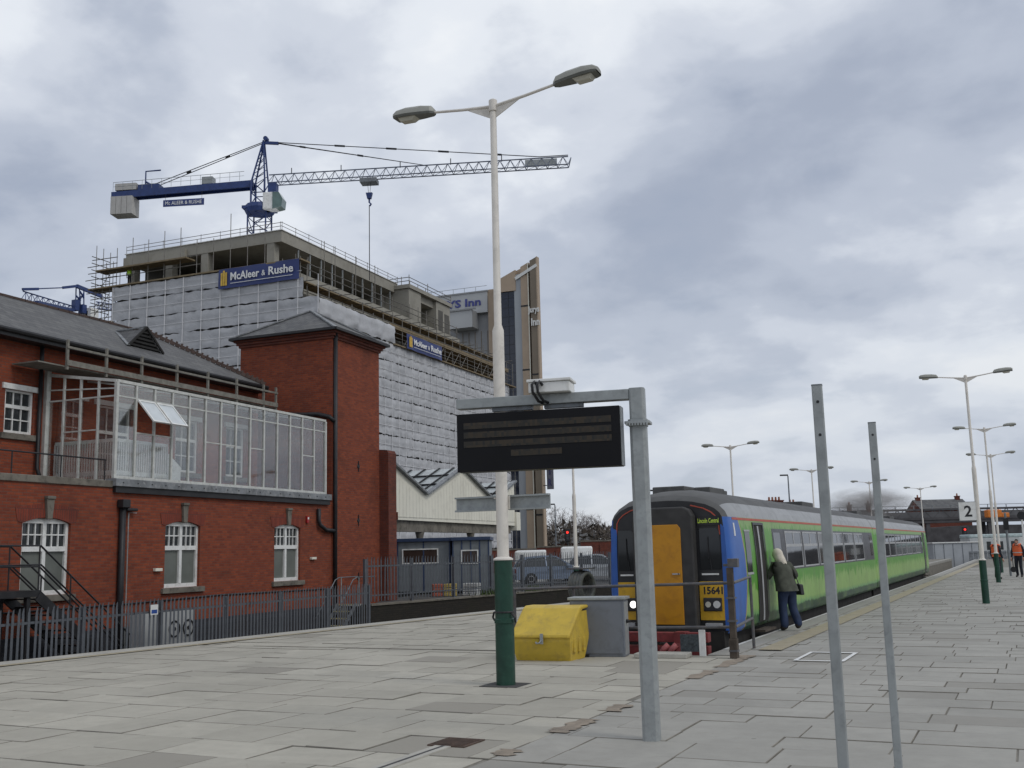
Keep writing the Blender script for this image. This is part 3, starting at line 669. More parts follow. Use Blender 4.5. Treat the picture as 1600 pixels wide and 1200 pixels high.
def railcar(name, label, loc, front, length):
    t = root(name, label, 'train', loc, 0, 'coupled railcars of the green train')
    secs = [(0, .925, .58), (.05, .965, .66), (.14, .99, .76), (.30, 1, .86), (.6, 1, .95), (1.0, 1, 1)] if front else [(0, .97, 1), (.12, 1, 1)]
    yy = [s for s in secs] + [(length*k/8, 1, 1) for k in range(1, 8) if length*k/8 > 1.2] + [(length-.12, 1, 1), (length, .97, 1)]
    side, roof, edge = MB(), MB(), MB(); last = None
    for y, sw, sr in yy:
        rg = []
        for x, z in PROF:
            zz = z if z <= 2.25 else 2.25+(z-2.25)*sr
            rg.append((x*sw, y, zz))
        if last:
            for sgn in (1, -1):
                for k in range(len(PROF)-1):
                    q = [last[k], last[k+1], rg[k+1], rg[k]]; q = [(sgn*a, b_, c) for a, b_, c in q]
                    (side if k < 6 else (edge if k < 8 and not (front and y < .2) else roof)).face(q)
        last = rg
    bod = side.build('body_side', LIV1 if front else LIV2, t, True, auto=45)
    roof.build('roof', ROOF, t, True, auto=45); edge.build('roof_edge', ROOFL, t, True, auto=45)
    for ye, sw, sr in ((0,)+(secs[0][1], secs[0][2]), (length, .97, 1)):
        m = MB(); pts = [(x*sw, ye, z if z <= 2.25 else 2.25+(z-2.25)*sr) for x, z in PROF]; m.face(pts + [(-x, y, z) for x, y, z in reversed(pts[:-1])]); m.build('end_panel', CHAR, t)
    m = MB(); patch(m, .35 if front else .1, length-.1, 2.2, 2.243, .006, 1, 1); patch(m, .35 if front else .1, length-.1, 2.2, 2.243, .006, -1, 1); m.build('cantrail_line', REDL, t)
    for s in (1, -1):
        b0 = 3.5 if front else 1.0; b1 = length-.35 if front else length-2.6
        m = MB(); patch(m, b0, b1, 1.17, 2.06, .004, s); band = m.build('window_band', BANDM, t)
        ws = b0+1.25; 
        while ws+1.8 < b1-.9:
            m = MB()
            for a, b_, c, d in ((ws, ws+1.8, 1.20, 1.235), (ws, ws+1.8, 1.675, 1.735), (ws, ws+1.8, 1.985, 2.02), (ws, ws+.05, 1.235, 1.675), (ws+1.75, ws+1.8, 1.235, 1.675), (ws, ws+.05, 1.735, 1.985), (ws+1.75, ws+1.8, 1.735, 1.985), (ws+.86, ws+.94, 1.735, 1.985)): patch(m, a, b_, c, d, .012, s, 1)
            wf = m.build('window', FRAME, t)
            m = MB(); patch(m, ws+.05, ws+1.75, 1.235, 1.675, .006, s, 3); patch(m, ws+.05, ws+.86, 1.735, 1.985, .006, s, 2); patch(m, ws+.94, ws+1.75, 1.735, 1.985, .006, s, 2); m.build('pane', TGLASS, wf)
            ws += 2.0
        for a, b_ in ((b0+.1, b0+.75), (b1-.75, b1-.1)):
            m = MB(); patch(m, a, b_, 1.3, 1.98, .007, s, 3); w = m.build('door_pocket_window', TGLASS, t)
        for dy in ((1.9, length+5) if front else (length-2.2,)):
            if dy > length: continue
            m = MB(); patch(m, dy, dy+.75, .24, 2.12, .005, s, 8); dd = m.build('doorway_shade', UNDER, t)  # dark patch stands for the shade inside the open door
            m = MB(); patch(m, dy-.06, dy-.002, .2, 2.15, .02, s, 8); patch(m, dy+.752, dy+.83, .2, 2.15, .02, s, 8); patch(m, dy-.06, dy+.83, 2.122, 2.17, .02, s, 1); m.build('door_frame', CHAR, dd)
            m = MB(); patch(m, dy+.3, dy+.42, .26, 2.1, .012, s, 8); m.build('door_edge', FRAME, dd)
            m = MB(); m.box(min(s*1.1, s*1.32), max(s*1.1, s*1.32), dy-.15, dy+.8, .06, .10); m.build('step', WOOD, t)
        if front:
            m = MB(); patch(m, 1.12, 1.5, 1.22, 1.98, .008, s, 5); w = m.build('cab_window', TGLASS, t)
            m = MB(); patch(m, 1.08, 1.54, 1.17, 1.212, .014, s, 1); patch(m, 1.08, 1.54, 1.985, 2.02, .014, s, 1); m.build('window_trim', FRAME, w)
            m = MB(); patch(m, .36, .44, 1.9, 2.14, .01, s, 3); m.build('lamp_strip', WHITE, t)
    # underframe and bogies
    m = MB(); m.box(-1.0, 1.0, .25, length-.2, -.28, .18); [m.box(-1.05, 1.05, a, a+1.6, -.72, -.281) for a in (length*.36, length*.5)]; m.build('underframe', UNDER, t)
    for yb in (3.2, length-3.2):
        m = MB()
        for s in (-1, 1): m.box(s*.86-.06, s*.86+.06, yb-1.5, yb+1.5, -.62, -.4); m.box(s*.9-.08, s*.9+.08, yb-.3, yb+.3, -.75, -.62)
        bg = m.build('bogie', UNDER, t)
        for dy in (-1.05, 1.05):
            for s in (-1, 1):
                m = MB(); m.lathe([(.05, s*.70), (.36, s*.70), (.36, s*.58), (.39, s*.57), (.39, s*.54), (.05, s*.54)], (0, yb+dy, -.58), 20, 'x'); m.build('wheel', RAIL, bg, True, auto=30)
    # roof equipment
    for i, (x0, x1, y0, y1, h) in enumerate(((-.55, .1, .9, 1.9, .07), (.18, .5, 1.3, 2.4, .05), (-.3, .35, 2.3, 3.2, .05), (-.5, .5, length*.55, length*.55+1.6, .06))):
        m = MB(); zt = 2.75; m.box(x0, x1, y0, y1, zt-.02, 2.83+h); m.build('roof_pod', ROOF, t, bevel=.02)
    if not front: return t
    # ---- cab front
    m = MB(); m.prism([(-.60, .18), (.56, .18), (.56, 2.28), (.50, 2.40), (.38, 2.45), (-.42, 2.45), (-.54, 2.40), (-.60, 2.28)], 1, -.24, .0); gw = m.build('gangway', GANG, t, bevel=.03)
    m = MB(); m.prism([(-.385, .33), (.335, .33), (.335, 2.06), (.28, 2.13), (-.33, 2.13), (-.385, 2.06)], 1, -.262, -.241); gd = m.build('gangway_door', TDOOR, t, bevel=.008)
    m = MB(); m.box(.16, .30, -.30, -.285, 1.225, 1.25); m.tube((.28, -.262, 1.237), (.28, -.30, 1.237), .012); m.build('handle', FRAME, gd)
    m = MB(); m.box(-.46, .41, -.275, -.242, .2, .29); m.build('footplate', UNDER, gw)
    for s in (1, -1):
        xa, xb = (.575, 1.02) if s > 0 else (-1.0, -.615)
        m = MB(); e0, e1 = (1.021, 1.105) if s > 0 else (-1.105, -1.001); m.prism([(e0, .22), (e1, .22), (e1, 1.6), (e1*.985, 2.06), (e0, 2.12)], 1, -.018, -.001); m.build('blue_corner', TBLUE, t)
        m = MB(); m.prism([(xa, .40), (xb, .40), (xb, 1.09), (xa, 1.09)], 1, -.02, -.001); yp = m.build('yellow_panel', TYEL, t)
        m = MB(); m.prism([(xa+.03, 1.30), (xb-.03, 1.30), (xb-.01, 1.36), (xb-.03, 1.98), (xb-.08, 2.05), (xa+.03, 2.05)], 1, -.012, -.001); w = m.build('windscreen', TGLASS, t)
        m = MB(); m.box(xa+.06, xb-.07, -.03, -.014, 1.205, 1.235); m.build('grab_rail', WHITE, t)
        m = MB(); m.path([(xa+.25, -.02, 1.3), (xa+.2, -.025, 1.72)], .008, 5); m.path([(xa+.2, -.03, 1.5), (xa+.2, -.03, 1.9)], .01, 5); m.build('wiper', BLACKP, w)
        cx = .81 if s > 0 else -.78
        m = MB(); m.box(cx-.17, cx+.17, -.05, -.021, .56, .80); hb = m.build('light_cluster', CHAR, t, bevel=.02)
        for dx, r_, mm in ((-.08, .052, LENS), (.08, .066, emit('headlight_on', (1, .98, .95), 1.6) if s < 0 else mat('lamp_glass', (.6, .6, .58), .15, var=.1, bmp=0))):
            m = MB(); m.lathe([(r_, -.06), (r_, -.052), (r_*1.0, -.05)], (cx+(dx if s > 0 else -dx*-1), 0, .68), 16, 'y'); m.build('headlight', mm, hb, True, auto=30)
        m = MB(); m.box(min(xa, xb)+.1, max(xa, xb)-.05, -.1, -.001, .28, .35); m.build('lower_beam', FRAME, t)
    # arch line in orange-red
    for s in (1, -1):
        m = MB(); pts = [(s*x*.925*.93, -.006, (z if z <= 2.25 else 2.25+(z-2.25)*.58)-.07) for x, z in PROF[5:11]]; m.path(pts, .012, 5); m.build('coach_line', REDL, t)
    GT = emit('destination_led', (.40, .55, .06), .25)
    m = MB(); m.box(.59, 1.01, -.02, -.013, 2.10, 2.27); db = m.build('destination_box', BLACKP, t)
    text('destination_text', 'Lincoln Central', GT, db, (.605, -.0205, 2.145), (1, 0, 0), (0, 0, 1), .39, .085, .002, .01)
    text('unit_number', '15641', BLACKP, t, (.655, -.0205, .86), (1, 0, 0), (0, 0, 1), .35, .14, .003, .035)
    m = MB(); m.lathe([(.05, -.5), (.08, -.48), (.08, -.30), (.05, -.28), (.05, 0)], (-.02, 0, -.02), 12, 'y'); m.box(-.18, .14, -.42, -.1, -.14, .1); m.build('coupler', UNDER, t)
    m = MB(); m.box(-1.0, 1.0, -.06, .3, -.35, .2); m.build('headstock', UNDER, t)
    m = MB(); m.prism([(-.52, 2.60), (-.02, 2.645), (-.05, 2.70), (-.45, 2.69)], 1, .36, .40); m.build('roof_hatch', ROOFL, t)
    return t
railcar('railcar', 'green railcar with yellow front, blue cab corners and dark gangway door', (-6.15, 19.12, 0), True, 19.2)
railcar('railcar', 'green railcar coupled behind the yellow-fronted one', (-6.2, 38.75, 0), False, 20.0)
m = MB(); m.box(-.45, .45, 0, .42, .15, 2.35)
for k in range(4): m.box(-.5, .5, .03+k*.1, .07+k*.1, .1, 2.4)
tag(m.build('gangway_bellows', GANG, None, loc=(-6.15, 38.33, 0)), 'dark bellows between the two green railcars', 'gangway')
# exhaust smoke
sm = bpy.data.materials.new('smoke'); sm.use_nodes = True; t_ = sm.node_tree; t_.nodes.clear()
pv = N(t_, 'ShaderNodeVolumePrincipled'); pv.inputs['Color'].default_value = (.42, .39, .37, 1)
v_ = coord(t_); gr = N(t_, 'ShaderNodeTexGradient', gradient_type='SPHERICAL'); t_.links.new(v_, gr.inputs[0])
dn = math_node(t_, 'MULTIPLY', math_node(t_, 'MULTIPLY', gr.outputs['Fac'], ramp(t_, noise(t_, v_, 1.8, 4, .6, .4), [(.35, 0), (.65, 1)])), 2.2)
t_.links.new(dn, pv.inputs['Density']); ou = N(t_, 'ShaderNodeOutputMaterial'); t_.links.new(pv.outputs[0], ou.inputs['Volume'])
m = MB(); m.lathe([(max(.02, math.sin(a)), -math.cos(a)) for a in [math.pi*k/8 for k in range(9)]], n=12)
so_ = m.build('smoke', sm); so_.location = (-7.0, 52.5, 3.55); so_.scale = (2.4, 2.0, .85); tag(so_, 'thin brown exhaust smoke drifting above the train roof', 'smoke', kind='stuff')

# ------------------------------------------------------------------ people
SKIN = mat('skin', (.45, .26, .19), .5, var=.08, bmp=0)
DENIM = mat('denim', (.022, .036, .078), .85, var=.35, scale=6, bmp=.3)
JACKET = mat('olive_jacket', (.07, .075, .058), .9, var=.35, scale=7, bmp=.3)
HAIRW = mat('blonde_white_hair', (.58, .53, .44), .6, var=.2, scale=14, bmp=.4)
SHOE = mat('dark_shoe', (.03, .025, .022), .5)
NAVY = mat('navy_cloth', (.016, .018, .026), .85, var=.3)
VEST = mat('orange_vest', (.68, .13, .045), .7, var=.15)
VESTG = mat('lime_vest', (.45, .75, .05), .6, var=.1)
HAIRD = mat('dark_hair', (.03, .022, .016), .6)
MEZ = {}
def person(label, loc, rz, J, E, mats, head, hair=None, extra=None, group=None, scale=1):
    """J: joint -> (x,y,z,r); E: (a, b, material slot); mats: list; head: (centre, yaw tilt)"""
    names = list(J); idx = {n: i for i, n in enumerate(names)}
    me = bpy.data.meshes.new('b'); me.from_pydata([J[n][:3] for n in names], [(idx[a], idx[b]) for a, b, s in E], [])
    ob = bpy.data.objects.new('b', me); COL.objects.link(ob)
    ob.modifiers.new('skin', 'SKIN'); sv = me.skin_vertices[0].data
    for n in names: sv[idx[n]].radius = (J[n][3], J[n][4] if len(J[n]) > 4 else J[n][3]); sv[idx[n]].use_root = n == 'pelvis'
    sb = ob.modifiers.new('sub', 'SUBSURF'); sb.levels = 2; sb.render_levels = 2
    bm_ = bpy.data.meshes.new_from_object(ob.evaluated_get(bpy.context.evaluated_depsgraph_get())); bpy.data.objects.remove(ob)
    segs = [(Vector(J[a][:3]), Vector(J[b][:3]), s) for a, b, s in E]
    def slot(p):
        best = None
        for a, b, s in segs:
            d = b-a; tt = max(0, min(1, (p-a).dot(d)/d.length_squared)); dd = (a+d*tt-p).length
            if best is None or dd < best[0]: best = (dd, s)
        return best[1]
    mb = MB()
    mb.v = [tuple(v.co) for v in bm_.vertices]; mb.f = [tuple(p.vertices) for p in bm_.polygons]; mb.m = [slot(p.center) for p in bm_.polygons]
    hc = Vector(head[0]); hs = head[2] if len(head) > 2 else 1; T = Matrix.Translation(hc) @ Matrix.Rotation(head[1], 4, 'Z') @ Matrix.Rotation(-.25 if len(head) < 4 else head[3], 4, 'X')
    def sph(c, r, slot_, n=12, k=8):
        mb.mi = slot_; i0 = len(mb.v)
        for a in range(k+1):
            for b in range(n):
                th = math.pi*a/k; ph = 2*math.pi*b/n; p = T @ Vector((c[0]+r[0]*math.sin(th)*math.cos(ph), c[1]+r[1]*math.sin(th)*math.sin(ph), c[2]+r[2]*math.cos(th))); mb.v.append(tuple(p))
        for a in range(k):
            for b in range(n): mb.f.append((i0+a*n+b, i0+a*n+(b+1) % n, i0+(a+1)*n+(b+1) % n, i0+(a+1)*n+b)); mb.m.append(slot_)
    sk = len(mats)-1
    sph((0, 0, 0), (.072, .09, .108), sk); sph((0, .05, -.06), (.045, .045, .05), sk); sph((0, .098, -.015), (.012, .018, .025), sk, 8, 6)
    for s in (-1, 1): sph((s*.073, -.005, -.01), (.012, .02, .032), sk, 8, 6)
    for hnd, dirv in head[4] if len(head) > 4 else ():
        h = Vector(hnd); d = Vector(dirv).normalized(); sdv = d.cross(Vector((.3, .2, 1))).normalized(); mb.mi = sk
        mb.path([h-d*.03, h+d*.02, h+d*.075], [.028, .038, .034], 8)
        for k, ln in enumerate((.062, .075, .07, .052)):
            o_ = h + d*.06 + sdv*((k-1.5)*.02); c_ = Vector((0, 0, -.022)); mb.path([o_, o_+d*ln*.55+c_*.3, o_+d*ln*.85+c_], [.0095, .009, .007], 6)
        o_ = h+d*.0+sdv*-.034; mb.path([o_, o_-sdv*.025+d*.035, o_-sdv*.025+d*.06+Vector((0, 0, -.012))], [.011, .010, .008], 6)
    bo = mb.build('person', mats, None, True); bo.location = loc; bo.rotation_euler = (0, 0, rz); bo.scale = (scale,)*3
    tag(bo, label, 'person', group)
    mm = MB()
    for s in (-1, 1):
        p = T @ Vector((s*.03, .083, .012)); mm.lathe([(.001, -.006), (.007, 0), (.001, .006)], tuple(p), 6)
    mm.path([tuple(T @ Vector((-.022, .094, -.058))), tuple(T @ Vector((0, .099, -.06))), tuple(T @ Vector((.022, .094, -.058)))], .004, 5)
    mm.build('eyes_and_mouth', HAIRD, bo)
    if hair:
        hm = MB(); 
        hair(hm, T); hm.build('hair', hair_mat[0], bo, True)
    if extra: extra(bo)
    return bo
hair_mat = [HAIRW]
def long_hair(hm, T):
    def fn(u, v):
        ph = math.pi*(.5+(-.78+1.56*u))+math.pi; th = v
        if v < .55:
            a = v/.55*math.pi*.55; r = (.098*math.sin(a)+.001, .118*math.sin(a)+.001); z = .130*math.cos(a)
            return T @ Vector((r[0]*math.cos(ph), r[1]*math.sin(ph)-.004, z))
        k = (v-.55)/.45; w = 1+.18*math.sin(k*3)-.25*k
        return T @ Vector((.097*w*math.cos(ph), .117*math.sin(ph)*(1-.2*k)-.004-.06*k, -.02-.22*k+.016*math.sin(ph*9)))
    hm.grid(fn, 20, 14)
def short_hair(hm, T):
    def fn(u, v):
        ph = 2*math.pi*u; back = .5-.5*math.sin(ph); a = v*math.pi*(.36+.26*back)
        return T @ Vector((.079*math.sin(a)*math.cos(ph), .098*math.sin(a)*math.sin(ph)-.003, .117*math.cos(a)))
    hm.grid(fn, 16, 8)
J = dict(pelvis=(0, 0, .86, .155, .12), spine=(0, .05, 1.03, .15, .115), chest=(0, .11, 1.21, .20, .15), neckb=(0, .16, 1.36, .075), neck=(0, .18, 1.42, .048),
         shl=(-.19, .12, 1.30, .085), ell=(-.28, .22, 1.06, .068), wrl=(-.20, .46, 1.02, .036), shr=(.19, .11, 1.30, .085), elr=(.32, .05, 1.08, .068), wrr=(.27, .28, .98, .036),
         hipl=(-.10, .0, .80, .125), knl=(-.10, .04, .45, .09), anl=(-.11, -.01, .09, .088), tol=(-.10, .12, .035, .04),
         hipr=(.10, -.01, .80, .125), knr=(.12, .0, .46, .09), anr=(.13, -.15, .13, .088), tor=(.12, -.10, .04, .04))
E_ = [('pelvis', 'spine', 1), ('spine', 'chest', 1), ('chest', 'neckb', 1), ('neckb', 'neck', 3), ('chest', 'shl', 1), ('shl', 'ell', 1), ('ell', 'wrl', 1), ('chest', 'shr', 1), ('shr', 'elr', 1), ('elr', 'wrr', 1),
      ('pelvis', 'hipl', 0), ('hipl', 'knl', 0), ('knl', 'anl', 0), ('anl', 'tol', 2), ('pelvis', 'hipr', 0), ('hipr', 'knr', 0), ('knr', 'anr', 0), ('anr', 'tor', 2)]
def jacket(bo):
    mb = MB()
    def fn(u, v):
        a = 2*math.pi*u; z = .79+.60*v; cy = (z-.86)*.30; k = max(0, (v-.72)/.28); rr_ = math.sqrt(max(.03, 1-k*k*.93)); w = (.245-.05*math.sin(v*2.6)*.8+.012*math.sin(a*7+v*5)*(1-v)+.006*math.sin(a*3+v*14))*rr_; d = (.195-.035*v+.01*math.sin(a*5+v*4)*(1-v))*rr_
        return (w*math.cos(a), cy+d*math.sin(a), z)
    mb.grid(fn, 32, 14); mb.build('jacket_body', JACKET, bo, True)
w = person('woman in olive jacket and blue jeans leaning toward the open train door', (-4.62, 22.05, .0), R(52), J, E_, [DENIM, JACKET, SHOE, SKIN], ((0, .22, 1.52), .15, 1, -.30, [((-.20, .49, 1.01), (.1, 1, -.1)), ((.27, .31, .97), (0, .8, -.5))]), long_hair, jacket)
hbq = root('handbag', 'black handbag hanging at the hip of the woman in jeans', 'handbag', (-4.62, 22.05, 0), R(52))
m = MB(); m.prism([(-.12, .70), (.12, .70), (.15, .86), (.06, .93), (-.09, .91)], 0, .27, .36); m.build('bag', BLACKP, hbq, bevel=.02)
m = MB(); m.path([(.27, -.06, .90), (.25, -.02, 1.05), (.22, .04, 1.25), (.16, .10, 1.39)], .010, 6); m.build('strap', BLACKP, hbq)
JM = dict(pelvis=(0, 0, .93, .15, .11), spine=(0, .0, 1.12, .15, .11), chest=(0, .0, 1.32, .18, .12), neckb=(0, .01, 1.47, .065), neck=(0, .02, 1.53, .052),
          shl=(-.19, .0, 1.42, .07), ell=(-.27, -.02, 1.14, .055), wrl=(-.27, .08, .90, .038), shr=(.19, .0, 1.42, .07), elr=(.27, -.03, 1.14, .055), wrr=(.27, .06, .90, .038),
          hipl=(-.09, .0, .87, .10), knl=(-.10, .05, .49, .075), anl=(-.10, -.02, .09, .06), tol=(-.12, .13, .035, .042),
          hipr=(.09, .0, .87, .10), knr=(.11, .02, .49, .075), anr=(.12, -.08, .09, .06), tor=(.14, .07, .035, .042))
def vest(mt):
    def f(bo):
        mb = MB()
        def fn(u, v):
            a = 2*math.pi*u; z = .98+.46*v; w_ = .205+.015*math.sin(v*2.5); d = .15; return (w_*math.cos(a), d*math.sin(a), z)
        mb.grid(fn, 20, 5); 
        for s in (-1, 1): mb.path([(s*.13, -.14, 1.43), (s*.13, -.05, 1.51), (s*.12, .06, 1.50), (s*.12, .14, 1.42)], .04, 6)
        v_ = mb.build('vest', mt, bo, True); mb = MB(); mb.lathe([(.0, 1.10)], n=3) if 0 else None
        mb.path([(.208*math.cos(a), .153*math.sin(a), 1.12) for a in [k*math.pi/10 for k in range(21)]], .022, 5, False); mb.build('reflective_band', FRAME, v_)
    return f
hair_mat[0] = HAIRD
GP = 'platform workers in orange vests'
hm_ = [((-.27, .10, .87), (0, .4, -1)), ((.27, .08, .87), (0, .4, -1))]
person('worker in orange vest with his back to the green lamp base', (-1.62, 52.2, 0), R(-40), JM, E_, [NAVY, NAVY, SHOE, SKIN], ((0, .03, 1.63), .2, 1, 0, hm_), short_hair, vest(VEST), GP)
person('worker in open orange vest over dark clothes carrying a round bat', (-.78, 54.6, 0), R(160), JM, E_, [NAVY, NAVY, SHOE, SKIN], ((0, .03, 1.63), -.1, 1, 0, hm_), short_hair, vest(VEST), GP)
bt = root('signal_bat', 'round black bat hanging from the hand of the second orange-vested worker', 'bat', (-1.02, 54.45, 0))
m = MB(); m.tube((0, 0, .46), (0, 0, .9), .018); m.build('handle', BLACKP, bt)
m = MB(); m.lathe([(.13, -.02), (.13, .02)], (0, 0, .36), 16, 'y'); m.build('disc', BLACKP, bt)

# ------------------------------------------------------------------ red brick station building (local x = outwards, y = along the front)
B0, BR = Vector((-21.758, 23.124, 0)), R(4)
def Bw(o, s, z=0): return Vector((B0.x + o*math.cos(BR) - s*math.sin(BR), B0.y + o*math.sin(BR) + s*math.cos(BR), z))
sb_ = root('station_building', 'red brick two-storey station building with slate roof and glazed terrace', 'building', B0, BR)
def wall_x(m, o, s0, s1, z0, z1, ops, depth=.16):
    ss = sorted({s0, s1, *[a for q in ops for a in q[:2]]}); zs = sorted({z0, z1, *[a for q in ops for a in q[2:]]})
    for a, b in zip(ss, ss[1:]):
        for c, d in zip(zs, zs[1:]):
            if any(q[0] <= a and b <= q[1] and q[2] <= c and d <= q[3] for q in ops): continue
            m.face([(o, a, c), (o, b, c), (o, b, d), (o, a, d)])
    for a, b, c, d in ops:
        i = o-depth
        m.face([(o, a, c), (i, a, c), (i, a, d), (o, a, d)]); m.face([(o, b, c), (o, b, d), (i, b, d), (i, b, c)])
        m.face([(o, a, d), (i, a, d), (i, b, d), (o, b, d)]); m.face([(o, a, c), (o, b, c), (i, b, c), (i, a, c)])
GW = [(-5.70, -4.20), (-.73, .77), (4.48, 5.98)]
gops = [(a, b, .95, 2.78) for a, b in GW] + [(-10.8, -9.3, .95, 2.78)]
m = MB(); wall_x(m, 0, -16, 8.0, -1.25, 3.62, gops); m.face([(0, -16, -1.25), (0, -16, 3.62), (-7.5, -16, 3.62), (-7.5, -16, -1.25)]); m.build('ground_floor_wall', BRICK, sb_, recalc=False)
m = MB(); m.face([(0, -16, 3.60), (0, 8, 3.60), (-7.5, 8, 3.60), (-7.5, -16, 3.60)]); m.build('terrace', LEAD, sb_)
uops = [(-4.12, -3.17, 5.12, 6.28), (-9.0, -8.05, 5.12, 6.28), (-.85, .55, 4.2, 6.25), (2.6, 3.7, 4.5, 6.2), (5.2, 6.2, 4.5, 6.2)]
m = MB(); wall_x(m, -2.5, -16, 7.0, 3.605, 7.75, uops, .12); m.face([(-2.5, -16, 3.6), (-2.5, -16, 7.75), (-7.5, -16, 7.75), (-7.5, -16, 3.6)]); m.face([(-2.5, 7, 3.6), (-7.5, 7, 3.6), (-7.5, 7, 7.75), (-2.5, 7, 7.75)]); m.face([(-7.5, -16, -1.2), (-7.5, 7, -1.2), (-7.5, 7, 7.75), (-7.5, -16, 7.75)])
m.build('upper_wall', BRICK, sb_, recalc=False)
m = MB(); m.box(-.05, .05, -16, -2.86, 3.625, 3.80); m.build('parapet_coping', STONE, sb_, bevel=.015)
m = MB(); m.box(-.1, .025, -16, 8.0, -1.25, .02); m.build('plinth', brickmat('blue_brick_plinth', (.045, .048, .058), (.03, .032, .04), (.05, .05, .05)), sb_)
# ground-floor windows
def gwin(a, b):
    o = -.13; w = MB(); mid = (a+b)/2
    def bar(s0, s1, z0, z1, d=.05): w.box(o-.02, o+d, s0, s1, z0, z1)
    bar(a+.002, a+.085, .952, 2.776); bar(b-.085, b-.002, .952, 2.776); bar(a+.085, b-.085, .952, 1.06); bar(a+.085, b-.085, 2.66, 2.776); bar(mid-.055, mid+.055, 1.06, 1.99, .056); bar(mid-.055, mid+.055, 2.11, 2.66, .056); bar(a+.085, b-.085, 1.99, 2.11, .062)
    f = w.build('window', WHITE, sb_)
    w = MB()
    for s0, s1 in ((a+.085, mid-.055), (mid+.055, b-.085)):
        for k in (1, 2): x = s0+(s1-s0)*k/3; w.box(o-.01, o+.03, x-.014, x+.014, 2.11, 2.66)
        w.box(o-.011, o+.028, s0, s1, 2.375, 2.405)
    w.build('glazing_bar', WHITE, f)
    for s0, s1 in ((a+.085, mid-.055), (mid+.055, b-.085)):
        w = MB(); w.box(o-.03, o-.012, s0, s1, 1.06, 1.99); w.build('pane', BLIND, f)
        w = MB(); w.box(o-.03, o-.012, s0, s1, 2.11, 2.66); w.build('pane', GLASSD, f)
    w = MB(); n = 10; pts = [(a-.28+.02, 3.10), ]
    arc = [(a-.005+(b-a+.01)*k/n, 2.66+.14*(1-((k/n-.5)*2)**2)) for k in range(n+1)]
    top = [(b+.24, 3.02), (mid, 3.16), (a-.24, 3.02)]
    w.prism(arc+[(b+.16, 2.70)]+top+[(a-.16, 2.70)], 0, -.10, .012); w.build('brick_arch', ARCHB, sb_)
    w = MB(); w.prism([(mid-.075, 2.76), (mid+.075, 2.76), (mid+.12, 3.24), (mid-.12, 3.24)], 0, .005, .09); w.box(.0, .12, mid-.13, mid+.13, 3.242, 3.32); w.build('keystone', STONE, sb_, bevel=.012)
    w = MB(); w.box(-.12, .09, a-.13, b+.17, .80, .948); w.build('sill', STONE, f, bevel=.01)
for a, b in GW + [(-10.8, -9.3)]: gwin(a, b)
# upper windows
def uwin(a, b, z0, z1, lintel=True, cols=3, split=.62):
    o = -2.60; w = MB(); zs = z0+(z1-z0)*split
    for q in ((a+.002, a+.07, z0, z1), (b-.07, b-.002, z0, z1), (a+.07, b-.07, z0, z0+.08), (a+.07, b-.07, z1-.06, z1), (a+.07, b-.07, zs-.05, zs+.05)): w.box(o-.02, o+.05, q[0], q[1], q[2]+.002, q[3]-.002)
    f = w.build('window', WHITE, sb_); w = MB()
    for k in range(1, cols): x = a+.07+(b-a-.14)*k/cols; w.box(o-.01, o+.03, x-.014, x+.014, z0+.08, zs-.05); w.box(o-.01, o+.03, x-.014, x+.014, zs+.05, z1-.06)
    w.box(o-.011, o+.028, a+.07, b-.07, (z0+zs)/2, (z0+zs)/2+.03); w.build('glazing_bar', WHITE, f)
    w = MB(); w.box(o-.03, o-.012, a+.07, b-.07, z0+.08, z1-.06); w.build('pane', GLASSD, f)
    if lintel: w = MB(); w.box(-2.56, -2.44, a-.12, b+.14, z1+.002, z1+.15); w.build('lintel', WHITE, f, bevel=.008)
    w = MB(); w.box(-2.6, -2.42, a-.12, b+.14, z0-.16, z0-.002); w.build('sill', STONE, f, bevel=.008)
for q in uops: uwin(*q)
# roof: hipped, slate
EZ, RZ, EO, RO, RS, ES = 7.80, 9.52, -2.05, -5.0, 3.85, 6.8
m = MB(); m.face([(EO, -16.5, EZ), (EO, ES, EZ), (RO, RS, RZ), (RO, -16.5, RZ)]); m.face([(EO, ES, EZ), (-7.95, ES, EZ), (RO, RS, RZ)]); m.face([(-7.95, ES, EZ), (-7.95, -16.5, EZ), (RO, -16.5, RZ), (RO, RS, RZ)]); m.face([(EO, -16.5, EZ), (RO, -16.5, RZ), (-7.95, -16.5, EZ)]); m.face([(EO, -16.5, EZ-.03), (-7.95, -16.5, EZ-.03), (-7.95, ES, EZ-.03), (EO, ES, EZ-.03)])
rf = m.build('roof', SLATE, sb_)
RIDGE = mat('ridge_tile', (.075, .05, .042), .8, var=.3, scale=4)
m = MB(); y = -16.4
while y < RS-.2: m.beam((RO, y, RZ+.0), (RO, y+.40, RZ+.0), .16, .07); y += .43
m.build('ridge_tiles', RIDGE, rf)
m = MB(); h0, h1 = Vector((RO, RS, RZ+.05)), Vector((EO, ES, EZ+.05)); n = 24
for k in range(n):
    a, b = h0.lerp(h1, k/n), h0.lerp(h1, (k+.86)/n); m.beam(a, b, .16, .12); m.beam(a+Vector((0, 0, .06)), a.lerp(b, .45)+Vector((0, 0, .06)), .05, .14)
m.build('hip_tiles', RIDGE, rf)
m = MB(); gz = lambda o: EZ+(EO-o)*(RZ-EZ)/(EO-RO)
fo, ap = -2.95, 9.02; bo_ = EO-(ap-EZ)*(EO-RO)/(RZ-EZ); s0, s1, sm_ = .86, 2.36, 1.6; zb = gz(fo)
m.face([(fo, s0, zb), (fo, sm_, ap), (bo_, sm_, ap)]); m.face([(fo, sm_, ap), (fo, s1, zb), (bo_, sm_, ap)]); gab = m.build('gablet', SLATE, rf)
m = MB()
